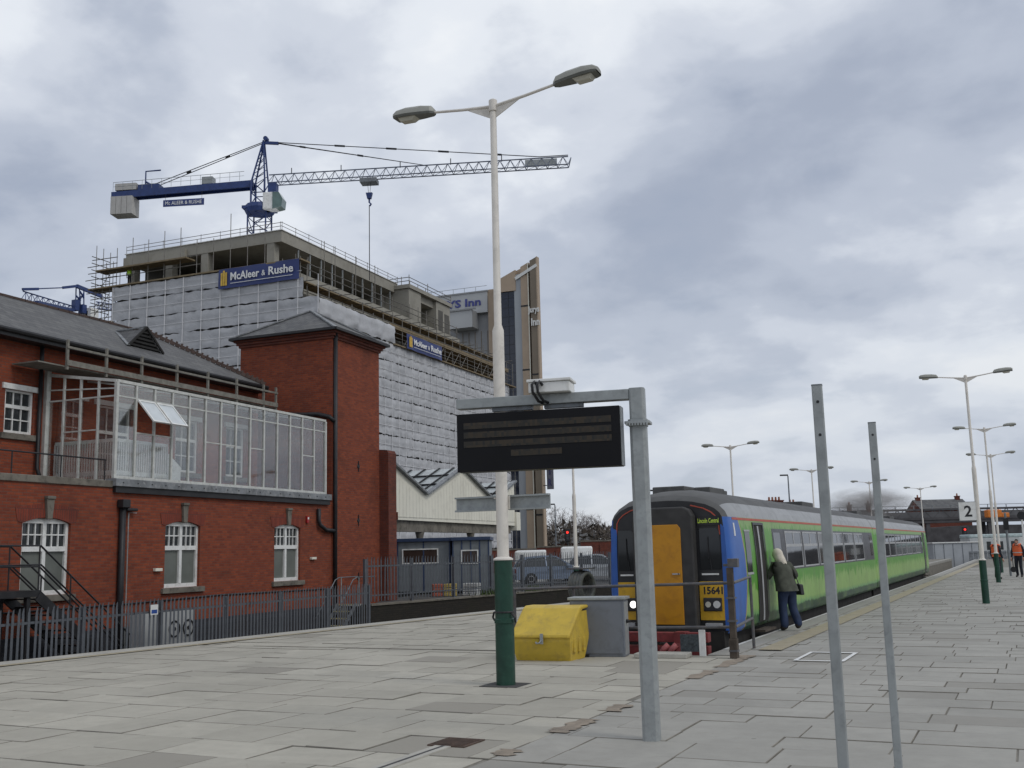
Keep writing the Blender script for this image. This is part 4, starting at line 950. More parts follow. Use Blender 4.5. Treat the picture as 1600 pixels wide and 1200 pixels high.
for k in range(5):
    z0 = zb+.05+k*.12; f = (ap-z0)/(ap-zb); m.box(fo-.05, fo+.02-.004*k, sm_-.70*f, sm_+.70*f, z0, z0+.06)
m.face([(fo-.06, s0+.03, zb), (fo-.06, s1-.03, zb), (fo-.06, sm_, ap-.03)]); m.build('louvre', DARK, gab)
m = MB(); m.beam((fo+.03, s0-.06, zb), (fo+.03, sm_, ap+.04), .05, .07); m.beam((fo+.03, s1+.06, zb), (fo+.03, sm_, ap+.04), .05, .07); m.build('bargeboard', DARK, gab)
m = MB(); m.beam((fo+.05, s0-.08, zb+.02), (bo_, sm_, ap+.02), .10, .02); m.beam((bo_, sm_, ap+.03), (fo, sm_, ap+.05), .07, .04); m.build('lead_flashing', LEAD, gab)
m = MB(); m.tube((EO+.05, -16.5, EZ-.06), (EO+.05, ES+.05, EZ-.06), .07, n=8); m.box(-2.49, EO, -16.4, 6.99, EZ-.22, EZ-.05); m.build('gutter', BLACKP, sb_)
# downpipes
def pipe(pts, r=.055, par=sb_):
    m = MB(); m.path(pts, r, 8); return m.build('downpipe', BLACKP, par, True)
pipe([(-2.38, -3.07, 7.7), (-2.38, -3.07, 4.25), (-2.2, -3.1, 3.9)])
d_ = pipe([(.10, -2.52, 3.1), (.10, -2.52, -1.2)], .085); m = MB(); m.box(.02, .24, -2.66, -2.38, 3.1, 3.32); m.box(.02, .2, -2.45, -2.05, 3.02, 3.1); m.build('hopper', BLACKP, d_, bevel=.02); m = MB(); m.path([(.08, -1.98, 2.98), (.08, -2.28, 2.98), (.08, -2.28, -1.0)], .015, 5); m.build('conduit', GALV, d_)
pipe([(.09, 6.98, 3.35), (.09, 6.98, 2.95), (.12, 7.0, 2.8), (.12, 7.4, 2.62), (.10, 8.0, 2.6)], .07)
m = MB(); m.path([(.03, -16, .62), (.03, -2.6, .60), (.03, 1.6, .66), (.03, 8.0, .60)], .02, 5); m.build('cable', BLACKP, sb_)
for s, z in ((-1.05, 1.42), (6.7, 1.62)):
    m = MB(); m.box(.0, .1, s-.14, s+.14, z, z+.08); m.build('wall_light', CREAM, sb_, bevel=.01)
m = MB(); m.box(.0, .08, 6.28, 6.40, 2.85, 3.08); ab = m.build('alarm_box', mat('alarm_red', (.35, .02, .02), .4), sb_, bevel=.01); m = MB(); m.box(.081, .086, 6.30, 6.38, 2.97, 3.04); m.build('alarm_label', WHITE, ab)
# ledge under the glazed terrace
m = MB(); m.box(-.2, .16, -2.86, 7.72, 3.66, 3.86); lg = m.build('ledge', LEAD, sb_, bevel=.01)
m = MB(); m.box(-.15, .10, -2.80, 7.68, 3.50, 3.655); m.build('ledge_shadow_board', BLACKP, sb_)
m = MB(); m.lathe([(.022, .161), (.018, .175)], (0, 0, 3.76), 6, 'x'); bl = m.build('bolt', BLACKP, lg, loc=(0, -2.6, 0))
for k in range(1, 19): dup(bl, lg, (0, -2.6+k*.55, 0))
# glazed lean-to
gh = root('glass_lean_to', 'white framed glazed lean-to on the brick terrace, two lights propped open', 'conservatory', B0, BR)
S0, S1, FZ, BZ = -2.73, 7.58, 6.45, 6.80
def mem(name, segs, w=.06, mt=FRAMEW, par=None):
    m = MB()
    for a, b in segs: m.beam(a, b, w, w)
    return m.build(name, mt, par or gh)
nF = 14; fs = [S0+(S1-S0)*k/nF for k in range(nF+1)]
for k, s in enumerate(fs): mem('mullion', [((-.05, s, 3.88), (-.05, s, FZ))], .09 if k in (0, nF) else .062)
es = [-2.45, -1.87, -1.28, -.66]
for o in es: mem('mullion', [((o, S0, 3.8), (o, S0, FZ+(BZ-FZ)*(-.05-o)/2.4))], .055)
mem('top_rail', [((-.05, S0, FZ+.03), (-.05, S1, FZ+.03)), ((-.05, S0, FZ+.03), (-2.48, S0, BZ+.03))], .08)
mem('transom', [((-.05, S0, 6.08), (-.05, S1, 6.08)), ((-.05, S0, 6.08), (-2.45, S0, 6.08))], .04)
mem('transom', [((-.05, S0, 6.28), (-2.45, S0, 6.40))], .035)
for k in (1, 2, 5, 6, 8, 12): mem('transom', [((-.05, fs[k]+.025, 5.15), (-.05, fs[k+1]-.025, 5.15))], .035)
mem('transom', [((-1.87, S0, 5.2), (-.66, S0, 5.2))], .035)
mem('sill_rail', [((-.05, S0, 3.91), (-.05, S1, 3.91))], .08); mem('sill_rail', [((-.05, S0, 3.84), (-2.45, S0, 3.84))], .06)
mem('end_post', [((-2.46, S0-.04, 3.8), (-2.46, S0-.04, 6.95))], .14)
for k in range(nF):
    if k in (1, 2):
        zz = ((3.95, 5.13), (6.10, FZ))
    else: zz = ((3.95, 6.06), (6.10, FZ))
    for z0, z1 in zz:
        m = MB(); m.box(-.054, -.046, fs[k]+.027, fs[k+1]-.027, z0, z1); m.build('pane', CLEAR, gh)
for a, b in zip(es+[-.07], (es+[-.07])[1:]):
    m = MB(); m.box(a+.028, b-.028, S0-.004, S0+.004, 3.87, 6.06); m.build('pane', CLEAR, gh)
for k in (1, 2):      # propped top-hung lights
    T = Matrix.Translation((-.02, (fs[k]+fs[k+1])/2, 6.05)) @ Matrix.Rotation(R(-42), 4, 'Y'); w = (fs[1]-fs[0])/2-.03
    m = MB()
    for q in ((-.02, .02, -w, -w+.05, -.85, 0), (-.02, .02, w-.05, w, -.85, 0), (-.02, .02, -w+.05, w-.05, -.05, 0), (-.02, .02, -w+.05, w-.05, -.85, -.80)): m.box(*q, T)
    f = m.build('open_light', WHITE, gh); m = MB(); m.box(-.004, .004, -w+.05, w-.05, -.80, -.05, T); m.build('pane', mat('sky_glass', (.5, .54, .56), .1, var=.1, bmp=0, spec=.8), f)
m = MB(); m.face([(-.05, S0, FZ+.075), (-.05, S1, FZ+.075), (-2.49, S1, BZ+.12), (-2.49, S0, BZ+.12)]); m.build('roof_sheet', CLEAR, gh)
for k in range(0, nF+1, 2): mem('rafter', [((-.05, fs[k], FZ+.02), (-2.48, fs[k], BZ+.06))], .05)
# white picket screens inside
for o0, o1, sA, sB in ((-2.3, -.18, S0+.18, S0+.18), (-.18, -.18, S0+.2, fs[3])):
    n = int(math.hypot(o1-o0, sB-sA)/.085)
    m = MB(); m.beam((o0, sA, 4.92), (o1, sB, 4.92), .03, .09); m.beam((o0, sA, 4.05), (o1, sB, 4.05), .03, .12)
    pk_ = m.build('screen_rail', WHITE, gh)
    m = MB()
    for k in range(n+1):
        f = k/n; m.box(o0+(o1-o0)*f-.018, o0+(o1-o0)*f+.018, sA+(sB-sA)*f-.018, sA+(sB-sA)*f+.018, 3.9, 4.9)
    q_ = m.build('pickets', WHITE, pk_); q_['kind'] = 'stuff'
m = MB(); m.prism([(fs[3], 3.9), (fs[3]+.6, 3.9), (fs[3]+.6, 4.35), (fs[3], 4.75)], 0, -.22, -.19); m.build('stair_panel', WHITE, gh)
# guard rail on the eaves
gr_ = root('roof_guard_rail', 'weathered timber guard rail and toe board above the glazed lean-to', 'guard rail', B0, BR)
GREYW = mat('weathered_timber', (.19, .18, .155), .85, var=.25, scale=5, dirt=(.10, .095, .08))
for s in (-3.05, -1.6, -.17, 1.39, 2.88, 4.39, 5.91, 6.65):
    m = MB(); m.box(-1.53, -1.47, s-.035, s+.035, 6.86, 7.68); m.build('post', GREYW, gr_)
m = MB(); m.box(-1.465, -1.44, -3.1, 6.7, 6.97, 7.12); m.build('toe_board', GREYW, gr_)
m = MB(); m.box(-1.465, -1.44, -3.1, 6.7, 7.44, 7.50); m.build('handrail', GREYW, gr_)
m = MB(); m.box(-2.45, -1.54, -4.0, 6.7, 6.93, 6.965); m.build('walkway', GREYW, gr_)
# black terrace handrail and outside stair
th = root('terrace_handrail', 'thin black handrail along the stone parapet left of the lean-to', 'handrail', B0, BR)
m = MB(); m.tube((.0, -16, 4.34), (.0, -3.1, 4.33), .022, n=6); m.build('rail', BLACKP, th)
for s in (-3.12, -4.6, -6.1, -7.6): m = MB(); m.tube((0, s, 3.8), (0, s, 4.34), .018, n=6); m.build('post', BLACKP, th)
stt = root('iron_stair', 'black iron outside stair with handrails against the brick wall', 'stair', B0, BR)
def stair_side(o):
    for dz in (0.0, .5):
        m = MB(); m.path([(o, -9.5, 1.18+dz+.0), (o, -6.35, 1.18+dz), (o, -6.3, 1.18+dz), (o, -3.6, -.82+dz)] if dz else [(o, -9.5, 1.66), (o, -6.35, 1.64), (o, -3.4, -.6)], .02, 6); m.build('handrail', BLACKP, stt)
    m = MB(); m.path([(o, -9.5, 2.12), (o, -6.33, 2.10), (o, -3.4, -.08)], .022, 6); m.build('handrail', BLACKP, stt)
    for s, z0, z1 in ((-9.4, 1.1, 2.12), (-7.9, 1.1, 2.12), (-6.35, 1.1, 2.10), (-5.4, .38, 1.42), (-4.4, -.36, .66), (-3.45, -1.1, -.05)): m = MB(); m.tube((o, s, z0), (o, s, z1), .018, n=6); m.build('baluster', BLACKP, stt)
for o in (.35, 1.25): stair_side(o)
m = MB(); m.box(.3, 1.3, -9.6, -6.3, .98, 1.12); m.build('landing', BLACKP, stt)
for o in (.3, 1.3): m = MB(); m.beam((o, -6.4, 1.0), (o, -3.5, -1.15), .04, .24); m.build('stringer', BLACKP, stt)
for k in range(11): f = (k+.5)/11; m = MB(); m.box(.32, 1.28, -6.35+2.8*f-.12, -6.35+2.8*f+.12, 1.0-2.1*f, 1.03-2.1*f); m.build('tread', BLACKP, stt)
for o, s in ((.4, -6.6), (1.2, -6.6), (.4, -9.3), (1.2, -9.3)): m = MB(); m.box(o-.05, o+.05, s-.05, s+.05, -1.2, .98); m.build('leg', BLACKP, stt)
ac = root('cooling_unit', 'pale grey twin-fan cooling unit behind the palisade fence', 'cooling unit', Bw(1.15, -2.1), BR)
m = MB(); m.box(-.25, .25, -.95, .95, -1.2, .42); m.build('casing', mat('unit_grey', (.40, .41, .41), .5, var=.1), ac, bevel=.01)
for s, zc_ in ((.15, -.05), (.15, -.75), (.7, -.05), (.7, -.75)): m = MB(); m.lathe([(.22, .251), (.22, .27), (.18, .27), (.18, .255)], (0, s, zc_), 16, 'x', False); m.lathe([(.05, .252), (.05, .275)], (0, s, zc_), 8, 'x'); m.build('fan_grille', BLACKP, ac)
sn = MB(); sn.box(0, .01, -.13, .13, 0, .24); so2 = sn.build('notice', WHITE, None, loc=Bw(2.27, -3.75, .42), rz=BR); tag(so2, 'small white and blue notice fixed to the palisade fence', 'notice'); sn = MB(); sn.box(.0102, .012, -.10, .10, .03, .12); sn.build('blue_band', mat('notice_blue', (.03, .08, .3), .5), so2)

# ------------------------------------------------------------------ brick tower
tw = root('brick_tower', 'tall red brick tower with pyramid slate roof beside the station building', 'tower', B0, BR)
m = MB(); m.box(-4.0, .03, 7.95, 11.35, -1.25, 9.55); m.build('shaft', BRICK, tw)
m = MB()
for k, (e, z0, z1) in enumerate(((.06, 9.551, 9.64), (.12, 9.641, 9.74), (.19, 9.741, 9.84))): m.box(-4.0-e, .03+e, 7.95-e, 11.35+e, z0, z1)
m.build('corbel', BRICKD, tw)
e = .30; ap_ = (-2.0, 9.65, 11.12); cz = 9.86
cs_ = [(-4.0-e, 7.95-e, cz), (.03+e, 7.95-e, cz), (.03+e, 11.35+e, cz), (-4.0-e, 11.35+e, cz)]
m = MB()
for k in range(4): m.face([cs_[k], cs_[(k+1) % 4], ap_])
m.face(cs_[::-1]); tr_ = m.build('roof', SLATE, tw)
m = MB(); [m.beam(Vector(c)+Vector((0, 0, .03)), Vector(ap_)+Vector((0, 0, .03)), .13, .05) for c in cs_]; m.build('hip_lead', LEAD, tr_)
m = MB()
for k in range(4): m.beam(cs_[k], cs_[(k+1) % 4], .09, .09)
m.build('gutter', BLACKP, tw)
pipe([(.11, 8.02, 9.75), (.11, 8.02, -1.2)], .075, tw)
pipe([(-3.6, 7.86, 6.98), (-.5, 7.86, 6.78), (-.05, 7.86, 6.66), (.11, 7.92, 6.5)], .08, tw)
for z in (5.0, 3.0, .9):
    m = MB(); m.lathe([(.09, .031), (.07, .06)], (0, 9.75, z), 8, 'x'); m.beam((.05, 9.75, z-.2), (.05, 9.75, z+.2), .03); m.build('tie_plate', BLACKP, tw)
m = MB(); m.box(-.4, .42, 11.36, 12.0, -1.2, 5.60); m.prism([(-.4, 5.60), (.42, 5.60), (.36, 5.72), (-.4, 5.8)], 1, 11.36, 12.0); m.box(-.38, .46, 12.001, 12.05, 3.05, 3.35); m.build('end_pier', BRICKD, tw)

# ------------------------------------------------------------------ palisade fences
PAL = mat('palisade_steel', (.115, .125, .14), .6, .2, var=.2, scale=3, dirt=(.075, .08, .088))
def palisade(label, pts, zbase, h, post_every, pitch=.15, k=1.0):
    """pts: polyline in world xy; each pale an object sharing one mesh"""
    f = root('palisade_fence', label, 'fence', (pts[0][0], pts[0][1], 0), 0, 'steel palisade fences')
    org = Vector((pts[0][0], pts[0][1], 0)); me = None; pm = None; w3, w1 = .034*k, .012*k
    for (x0, y0), (x1, y1) in zip(pts, pts[1:]):
        L = math.hypot(x1-x0, y1-y0); ux, uy = (x1-x0)/L, (y1-y0)/L; ra = math.atan2(uy, ux)
        if me is None:
            m = MB(); hh = h
            m.face([(-w3, 0, .08), (-w1, -.018, .08), (-w1, -.018, hh-.12), (-w3, 0, hh-.12)]); m.face([(-w1, -.018, .08), (w1, -.018, .08), (w1, -.018, hh-.12), (-w1, -.018, hh-.12)]); m.face([(w1, -.018, .08), (w3, 0, .08), (w3, 0, hh-.12), (w1, -.018, hh-.12)])
            m.face([(-w3, 0, hh-.12), (-w1, -.018, hh-.12), (w1, -.018, hh-.12), (w3, 0, hh-.12), (w1, -.012, hh), (0, -.03, hh+.02), (-w1, -.012, hh)])
            o = m.build('pale', PAL, recalc=False); me = o.data; bpy.data.objects.remove(o)
            m = MB(); m.box(-.05, .05, .012, .11, -.0, h-.05); o = m.build('post', PAL); pm = o.data; bpy.data.objects.remove(o)
        n = int(L/pitch)
        for k in range(n):
            d = (k+.5)*L/n; o = bpy.data.objects.new('pale', me); COL.objects.link(o); o.parent = f
            o.location = (x0+ux*d-org.x, y0+uy*d-org.y, zbase+random.uniform(-.012, .012)); o.rotation_euler = (R(random.gauss(0, .3)), R(random.gauss(0, .5)), ra)
        npst = max(1, round(L/post_every))
        for k in range(npst+1):
            d = L*k/npst; o = bpy.data.objects.new('post', pm); COL.objects.link(o); o.parent = f; o.location = (x0+ux*d-org.x, y0+uy*d-org.y, zbase); o.rotation_euler = (0, 0, ra)
        for z in (.28, h-.30):
            m = MB(); a = Vector((x0-org.x, y0-org.y, zbase+z)); b = Vector((x1-org.x, y1-org.y, zbase+z)); nrm = Vector((-uy, ux, 0))*.02
            m.beam(a+nrm, b+nrm, .02, .05); m.build('rail', PAL, f)
    return f
A, Bp = Bw(2.2, -11.0), Bw(2.2, 6.8)
palisade('long grey steel palisade fence in front of the brick station building', [(A.x, A.y), (Bp.x, Bp.y)], -1.06, 1.84, 2.6)
W2 = [(-20.75, 30.9), (-19.62, 38.2), (-19.2, 43.1), (-18.3, 48.0), (-17.0, 53.5)]
palisade('tall grey palisade fence on the dark retaining wall before the car park', W2, .06, 1.58, 2.7, .17, .72)
MOSS = brickmat('mossy_wall', (.035, .03, .024), (.025, .023, .02), (.02, .019, .016), stain=(.03, .035, .015))
rw = MB()
for (x0, y0), (x1, y1) in zip(W2, W2[1:]): rw.beam((x0, y0, -.62), (x1, y1, -.62), .42, 1.28)
rw.beam((-20.75, 30.9, -.63), (-24, 31.0, -.63), .4, 1.27)
rwo = rw.build('retaining_wall', MOSS); tag(rwo, 'dark mossy retaining wall under the palisade fence', 'wall')
m = MB()
for (x0, y0), (x1, y1) in zip(W2, W2[1:]): m.beam((x0, y0, .035), (x1, y1, .035), .5, .06)
m.build('coping', STONE, rwo)
cpk = MB(); cpk.prism([(-20.9, 31.2), (-19.8, 38.2), (-19.4, 43.1), (-18.5, 48), (-17.2, 53.5), (-14, 130), (-90, 130), (-90, 62), (-26, 50), (-23.2, 36)], 2, -1.24, 0.0)
tag(cpk.build('car_park', ASPH), 'worn asphalt surface of the station car park', 'car park', kind='structure')
# weeds on the wall
WEED = mat('weed_green', (.06, .09, .025), .8, var=.5, scale=4)
for cx, cy, n, r, lb in ((-19.55, 38.6, 160, .7, 'low green weeds by the foot of the tall palisade fence'), (-19.35, 41.5, 90, .5, 'sparse green weeds on the retaining wall farther along')):
    m = MB()
    for _ in range(n):
        x, y = random.gauss(0, r*.35), random.gauss(0, r); h = random.uniform(.08, .32); a = random.random()*6.3; dx, dy = math.cos(a)*.03, math.sin(a)*.03; tx, ty = random.gauss(0, .06), random.gauss(0, .06)
        m.face([(x-dx, y-dy, 0), (x+dx, y+dy, 0), (x+tx, y+ty, h)])
    o = m.build('weeds', WEED, None, loc=(cx, cy, .06), recalc=False); tag(o, lb, 'weeds', kind='stuff')
# short access steps with tube handrail behind the low fence end
ss = root('metal_steps', 'small galvanised steps with tube handrails behind the fence corner', 'steps', Bw(.9, 7.4), BR)
for o in (-.35, .35):
    m = MB(); m.path([(o, -1.3, -.3), (o, -.1, .9), (o, .15, .98), (o, 1.4, .98)], .018, 6); m.build('handrail', GALVD, ss, True)
    m = MB(); m.beam((o, -1.3, -1.2), (o, .1, .1), .03, .12); m.build('stringer', GALVD, ss)
    m = MB(); m.tube((o, .3, .0), (o, .3, .97), .02, n=6); m.build('baluster', GALV, ss)
for k in range(6): m = MB(); m.box(-.34, .34, -1.2+k*.24, -1.0+k*.24, -1.05+k*.22, -1.02+k*.22); m.build('tread', mat('step_yellow', (.4, .36, .2), .7) if k == 0 else MATS['step_yellow'], ss)
m = MB(); m.box(-.4, .4, .15, 1.5, -1.2, 0.02); m.build('landing', CONC, ss)

# ------------------------------------------------------------------ platform canopy with gabled valance
cn = root('platform_canopy', 'cream boarded canopy with zigzag gables and glazed roof behind the brick tower', 'canopy', B0, BR)
pk0, per = 15.4, 7.86
def zz(s): k = abs(((s-pk0)/per+.5) % 1-.5)*2; return 5.90-1.48*k
S = [12.0, 15.4, 19.33, 23.26, 27.19, 30.3]
m = MB(); m.prism([(12.0, 3.25)]+[(30.3, 3.15)]+[(s, zz(s)) for s in reversed(S)], 0, -2.12, -2.0); val = m.build('valance', CREAM, cn)
m = MB()
for s in [12.3+k*.32 for k in range(56)]: m.box(-1.999, -1.994, s, s+.012, 3.3, zz(s)-.35)
m.box(-1.999, -1.985, 12, 30.3, 3.34, 3.37); m.build('board_joint', mat('joint_cream', (.52, .505, .44), .7), val)
for a, b in zip(S, S[1:]):
    m = MB(); m.beam((-1.94, a, zz(a)+.03), (-1.94, b, zz(b)+.03), .26, .09); m.build('barge_flashing', LEAD, val)
    m = MB(); m.face([(-2.13, a, zz(a)), (-2.13, b, zz(b)), (-17, b, zz(b)), (-17, a, zz(a))]); rp = m.build('glazed_slope', mat('canopy_glass', (.33, .36, .36), .3, var=.2, scale=1.5) if 'canopy_glass' not in MATS else MATS['canopy_glass'], cn)
    m = MB(); n = 18
    for k in range(n): o = -2.4-k*.8; m.beam((o, a, zz(a)+.04), (o, b, zz(b)+.04), .06, .07)
    for f in (.35, .7): m.beam((-2.1, a+(b-a)*f, zz(a)+(zz(b)-zz(a))*f+.05), (-17, a+(b-a)*f, zz(a)+(zz(b)-zz(a))*f+.05), .12, .06)
    m.build('glazing_bar', BLACKP, rp)
m = MB(); m.box(-2.5, -2.14, 12, 30, 2.72, 3.22); m.build('fascia_beam', STONE, cn)
for s in (13, 19.33, 25, 29.6):
    m = MB(); m.lathe([(.13, -1.2), (.10, .2), (.10, 2.2), (.22, 2.72)], (-2.32, s, 0), 10); m.build('column', STONE, cn, True, auto=40)
m = MB(); m.box(-2.3, -1.9, 30.302, 30.9, 2.9, 3.9); m.build('end_panel', CREAM, cn)

# ------------------------------------------------------------------ portable cabins and clutter
PCG = mat('cabin_grey', (.17, .19, .205), .6, var=.12, scale=1, dirt=(.12, .13, .135))
PCB = mat('cabin_blue_trim', (.03, .05, .105), .5, var=.2)
def cabin(loc, rz, w, label, wins, door):
    t = root('portable_cabin', label, 'cabin', loc, rz, 'portable cabins by the fence')
    m = MB(); m.box(-w, 0, 0, 2.6, .12, 2.25); m.build('wall', PCG, t)
    m = MB(); m.box(-w-.08, .08, -.1, 2.7, 2.251, 2.40); m.build('roof_trim', PCB, t, bevel=.01)
    m = MB(); [m.box(x, x+.2, .1, .5, 0, .12) for x in (-w+.2, -w/2, -.4)]; m.build('foot', BLACKP, t)
    for x0, x1, z0, z1 in wins:
        m = MB(); m.box(x0, x1, -.04, -.001, z0, z0+.05); m.box(x0, x1, -.04, -.001, z1-.05, z1); m.box(x0, x0+.05, -.04, -.001, z0+.05, z1-.05); m.box(x1-.05, x1, -.04, -.001, z0+.05, z1-.05); f = m.build('window', WHITE, t)
        m = MB(); m.box(x0+.05, x1-.05, -.015, -.001, z0+.05, z1-.05); m.build('pane', mat('brown_pane', (.05, .035, .03), .2, bmp=0) if 'brown_pane' not in MATS else MATS['brown_pane'], f)
    for x in [-w+k*(w/4) for k in range(5)]: m = MB(); m.box(x-.03, x+.03, -.02, -.001, .12, 2.25); m.build('corner_post', PCB, t)
    if door: m = MB(); m.box(door, door+.8, -.03, -.001, .15, 2.05); m.build('door', DARK, t)
    return t
cabin((-22.9, 40.55, 0), R(20), 4.6, 'grey portable cabin with blue roof trim and wide window', [(-2.1, -.5, 1.3, 1.95)], -4.2)
cabin((-21.25, 41.05, 0), R(24), 1.55, 'narrow grey cabin with small white-framed window beside the wider one', [(-1.2, -.45, 1.25, 1.85)], None)
for x, y, c, lb, sc in ((-21.6, 38.3, (.45, .33, .08), 'yellow plastic crate behind the tall palisade fence', .5), (-22.1, 38.1, (.35, .09, .05), 'red plastic crate behind the tall palisade fence', .45), (-20.9, 38.8, (.5, .5, .48), 'white sack heap behind the tall palisade fence', .6)):
    t = root('crate', lb, 'crate', (x, y, 0), random.random()); mm = mat('crate_'+lb[:5].strip(), c, .6)
    m = MB(); [m.box(-sc/2, sc/2, -sc/2, sc/2, k*.17+.003, k*.17+.15) for k in range(3)]; m.build('shell', mm, t, bevel=.02)

# ------------------------------------------------------------------ vehicles in the car park
TYRE = mat('tyre', (.02, .02, .02), .9); RIM = mat('rim', (.35, .35, .36), .35, .6)
def wheels(t, ys, hw_, r):
    for y in ys:
        for s in (-1, 1):
            m = MB(); m.lathe([(r*.62, s*(hw_-.2)), (r, s*(hw_-.19)), (r, s*(hw_-.02)), (r*.62, s*hw_)], (0, y, r), 20, 'x'); w = m.build('tyre', TYRE, t, True, auto=35)
            m = MB(); m.lathe([(r*.6, s*(hw_-.01)), (r*.5, s*(hw_+.004)), (r*.12, s*(hw_-.02))], (0, y, r), 14, 'x'); m.build('rim', RIM, w)
def car(label, loc, rz, col, group='cars parked behind the fence'):
    t = root('parked_car', label, 'car', loc, rz, group); pm = mat('car_paint_%d' % int(sum(col)*999), col, .3, .2, var=.06, bmp=0, spec=.6)
    side = [(-2.0, .28), (-2.05, .55), (-2.0, .82), (-1.85, .93), (.78, .93), (1.3, .86), (1.85, .72), (2.0, .55), (2.0, .28)]
    m = MB()
    lo = [(-.80, y, z) for y, z in side]; 
    for s in (-1, 1):
        ring0 = [(s*.84*(1-.06*(abs(y) > 1.7)), y, z) for y, z in side]; m.face(ring0)
    for (y0, z0), (y1, z1) in zip(side, side[1:]+side[:1]):
        f0, f1 = .84*(1-.06*(abs(y0) > 1.7)), .84*(1-.06*(abs(y1) > 1.7)); m.face([(-f0, y0, z0), (f0, y0, z0), (f1, y1, z1), (-f1, y1, z1)])
    m.build('body', pm, t, bevel=.05)
    gl = [(-1.82, .93), (-1.45, 1.38), (-.2, 1.46), (.15, 1.42), (.95, .92)]
    m = MB()
    xs = {0: .78, 1: .62, 2: .62, 3: .62, 4: .76}
    for s in (-1, 1): m.face([(s*xs[k], y, z) for k, (y, z) in enumerate(gl)])
    for k in (0, 3): (y0, z0), (y1, z1) = gl[k], gl[k+1]; m.face([(-xs[k], y0, z0), (xs[k], y0, z0), (xs[k+1], y1, z1), (-xs[k+1], y1, z1)])
    m.build('glasshouse', GLASSD, t)
    m = MB(); 
    for k in (1, 2): (y0, z0), (y1, z1) = gl[k], gl[k+1]; m.face([(-xs[k]-.01, y0, z0+.012), (xs[k]+.01, y0, z0+.012), (xs[k+1]+.01, y1, z1+.012), (-xs[k+1]-.01, y1, z1+.012)])
    for s in (-1, 1):
        for k in range(4): a, b = Vector((s*(xs[k]+.008), *gl[k])), Vector((s*(xs[k+1]+.008), *gl[k+1])); m.beam(a, b, .06, .07)
        m.beam((s*.785, -.42, .93), (s*.63, -.45, 1.44), .05, .08)
    m.build('roof', pm, t)
    wheels(t, (-1.25, 1.25), .83, .31)
    for s in (-1, 1):
        m = MB(); m.box(s*.62-.14, s*.62+.14, 1.86, 1.95, .58, .72); m.build('headlight', LENS, t, bevel=.02)
        m = MB(); m.box(s*.66-.1, s*.66+.1, -2.06, -2.0, .62, .84); m.build('tail_light', RED, t)
        m = MB(); m.box(min(s*.84, s*1.0), max(s*.84, s*1.0), .62, .78, .9, 1.02); m.build('mirror', pm, t, bevel=.02)
        m = MB(); m.box(min(s*.84, s*.856), max(s*.84, s*.856), -.35, -.15, .76, .79); m.build('door_handle', BLACKP, t)
    return t
car('blue-grey hatchback parked behind the palisade fence', (-23.05, 51.6, 0), R(-52), (.21, .26, .35))
car('silver car parked in front of the boxy white van', (-22.2, 56.5, 0), R(-70), (.5, .52, .54))
car('silver car nosing out beyond the coiled hose', (-18.9, 55.2, 0), R(-40), (.42, .45, .48))
def van(label, loc, rz):
    t = root('parked_van', label, 'van', loc, rz, 'white vans in the car park'); 
    m = MB(); m.prism([(-2.4, .3), (-2.45, 1.0), (-2.3, 2.15), (1.0, 2.2), (1.25, 2.05), (1.75, 1.15), (2.35, .95), (2.45, .6), (2.4, .3)], 0, -.9, .9); m.build('body', WHITE, t, bevel=.08)
    m = MB(); m.prism([(.55, 1.2), (.55, 1.85), (1.15, 1.85), (1.5, 1.2)], 0, -.91, .91); m.build('cab_window', GLASSD, t)
    m = MB(); m.face([(-.78, 1.30, 2.0), (.78, 1.30, 2.0), (.78, 1.74, 1.22), (-.78, 1.74, 1.22)]); m.build('windscreen', GLASSD, t)
    wheels(t, (-1.5, 1.6), .88, .33)
    for s in (-1, 1): m = MB(); m.box(s*.65-.15, s*.65+.15, 2.38, 2.47, .7, .88); m.build('headlight', LENS, t, bevel=.02)
def at(d, pxx): p = fw0*d + rt0*((pxx-800)/1650*d); return p
q = at(64, 823); van('white panel van behind the blue-grey hatchback', (q.x, q.y, -.40), R(24)); q = at(63, 894); van('boxy white van parked beside the slim lamp post', (q.x, q.y, -.25), R(22))

# ------------------------------------------------------------------ far wall, trees, signals beyond the car park
fwl = root('brick_boundary_wall', 'long red brick boundary wall at the back of the car park', 'wall')
pts = [(-44, 79.9, 1.75), (-38.2, 82.7, 2.0), (-34.8, 84.3, 2.15), (-30.6, 86.3, 2.55), (-20, 91, 2.9)]
for (x0, y0, z0), (x1, y1, z1) in zip(pts, pts[1:]):
    L = math.hypot(x1-x0, y1-y0); ra = math.atan2(y1-y0, x1-x0)
    m = MB(); m.box(0, L, -.17, .17, -.5, z1-.12); o = m.build('panel', BRICKD, fwl); o.location = (x0, y0, 0); o.rotation_euler = (0, 0, ra)
    m = MB(); m.box(0, L, -.22, .22, z1-.119, z1); o = m.build('coping', STONE, fwl); o.location = (x0, y0, 0); o.rotation_euler = (0, 0, ra)
    for k in range(int(L/1.6)): m = MB(); m.box(k*1.6, k*1.6+.3, -.26, -.171, -.5, z1-.3); o = m.build('pier', BRICKD, fwl); o.location = (x0, y0, 0); o.rotation_euler = (0, 0, ra)
BARK = mat('bark', (.085, .075, .068), .9, var=.3); TWIG = mat('twigs', (.20, .175, .165), .95, var=.3)
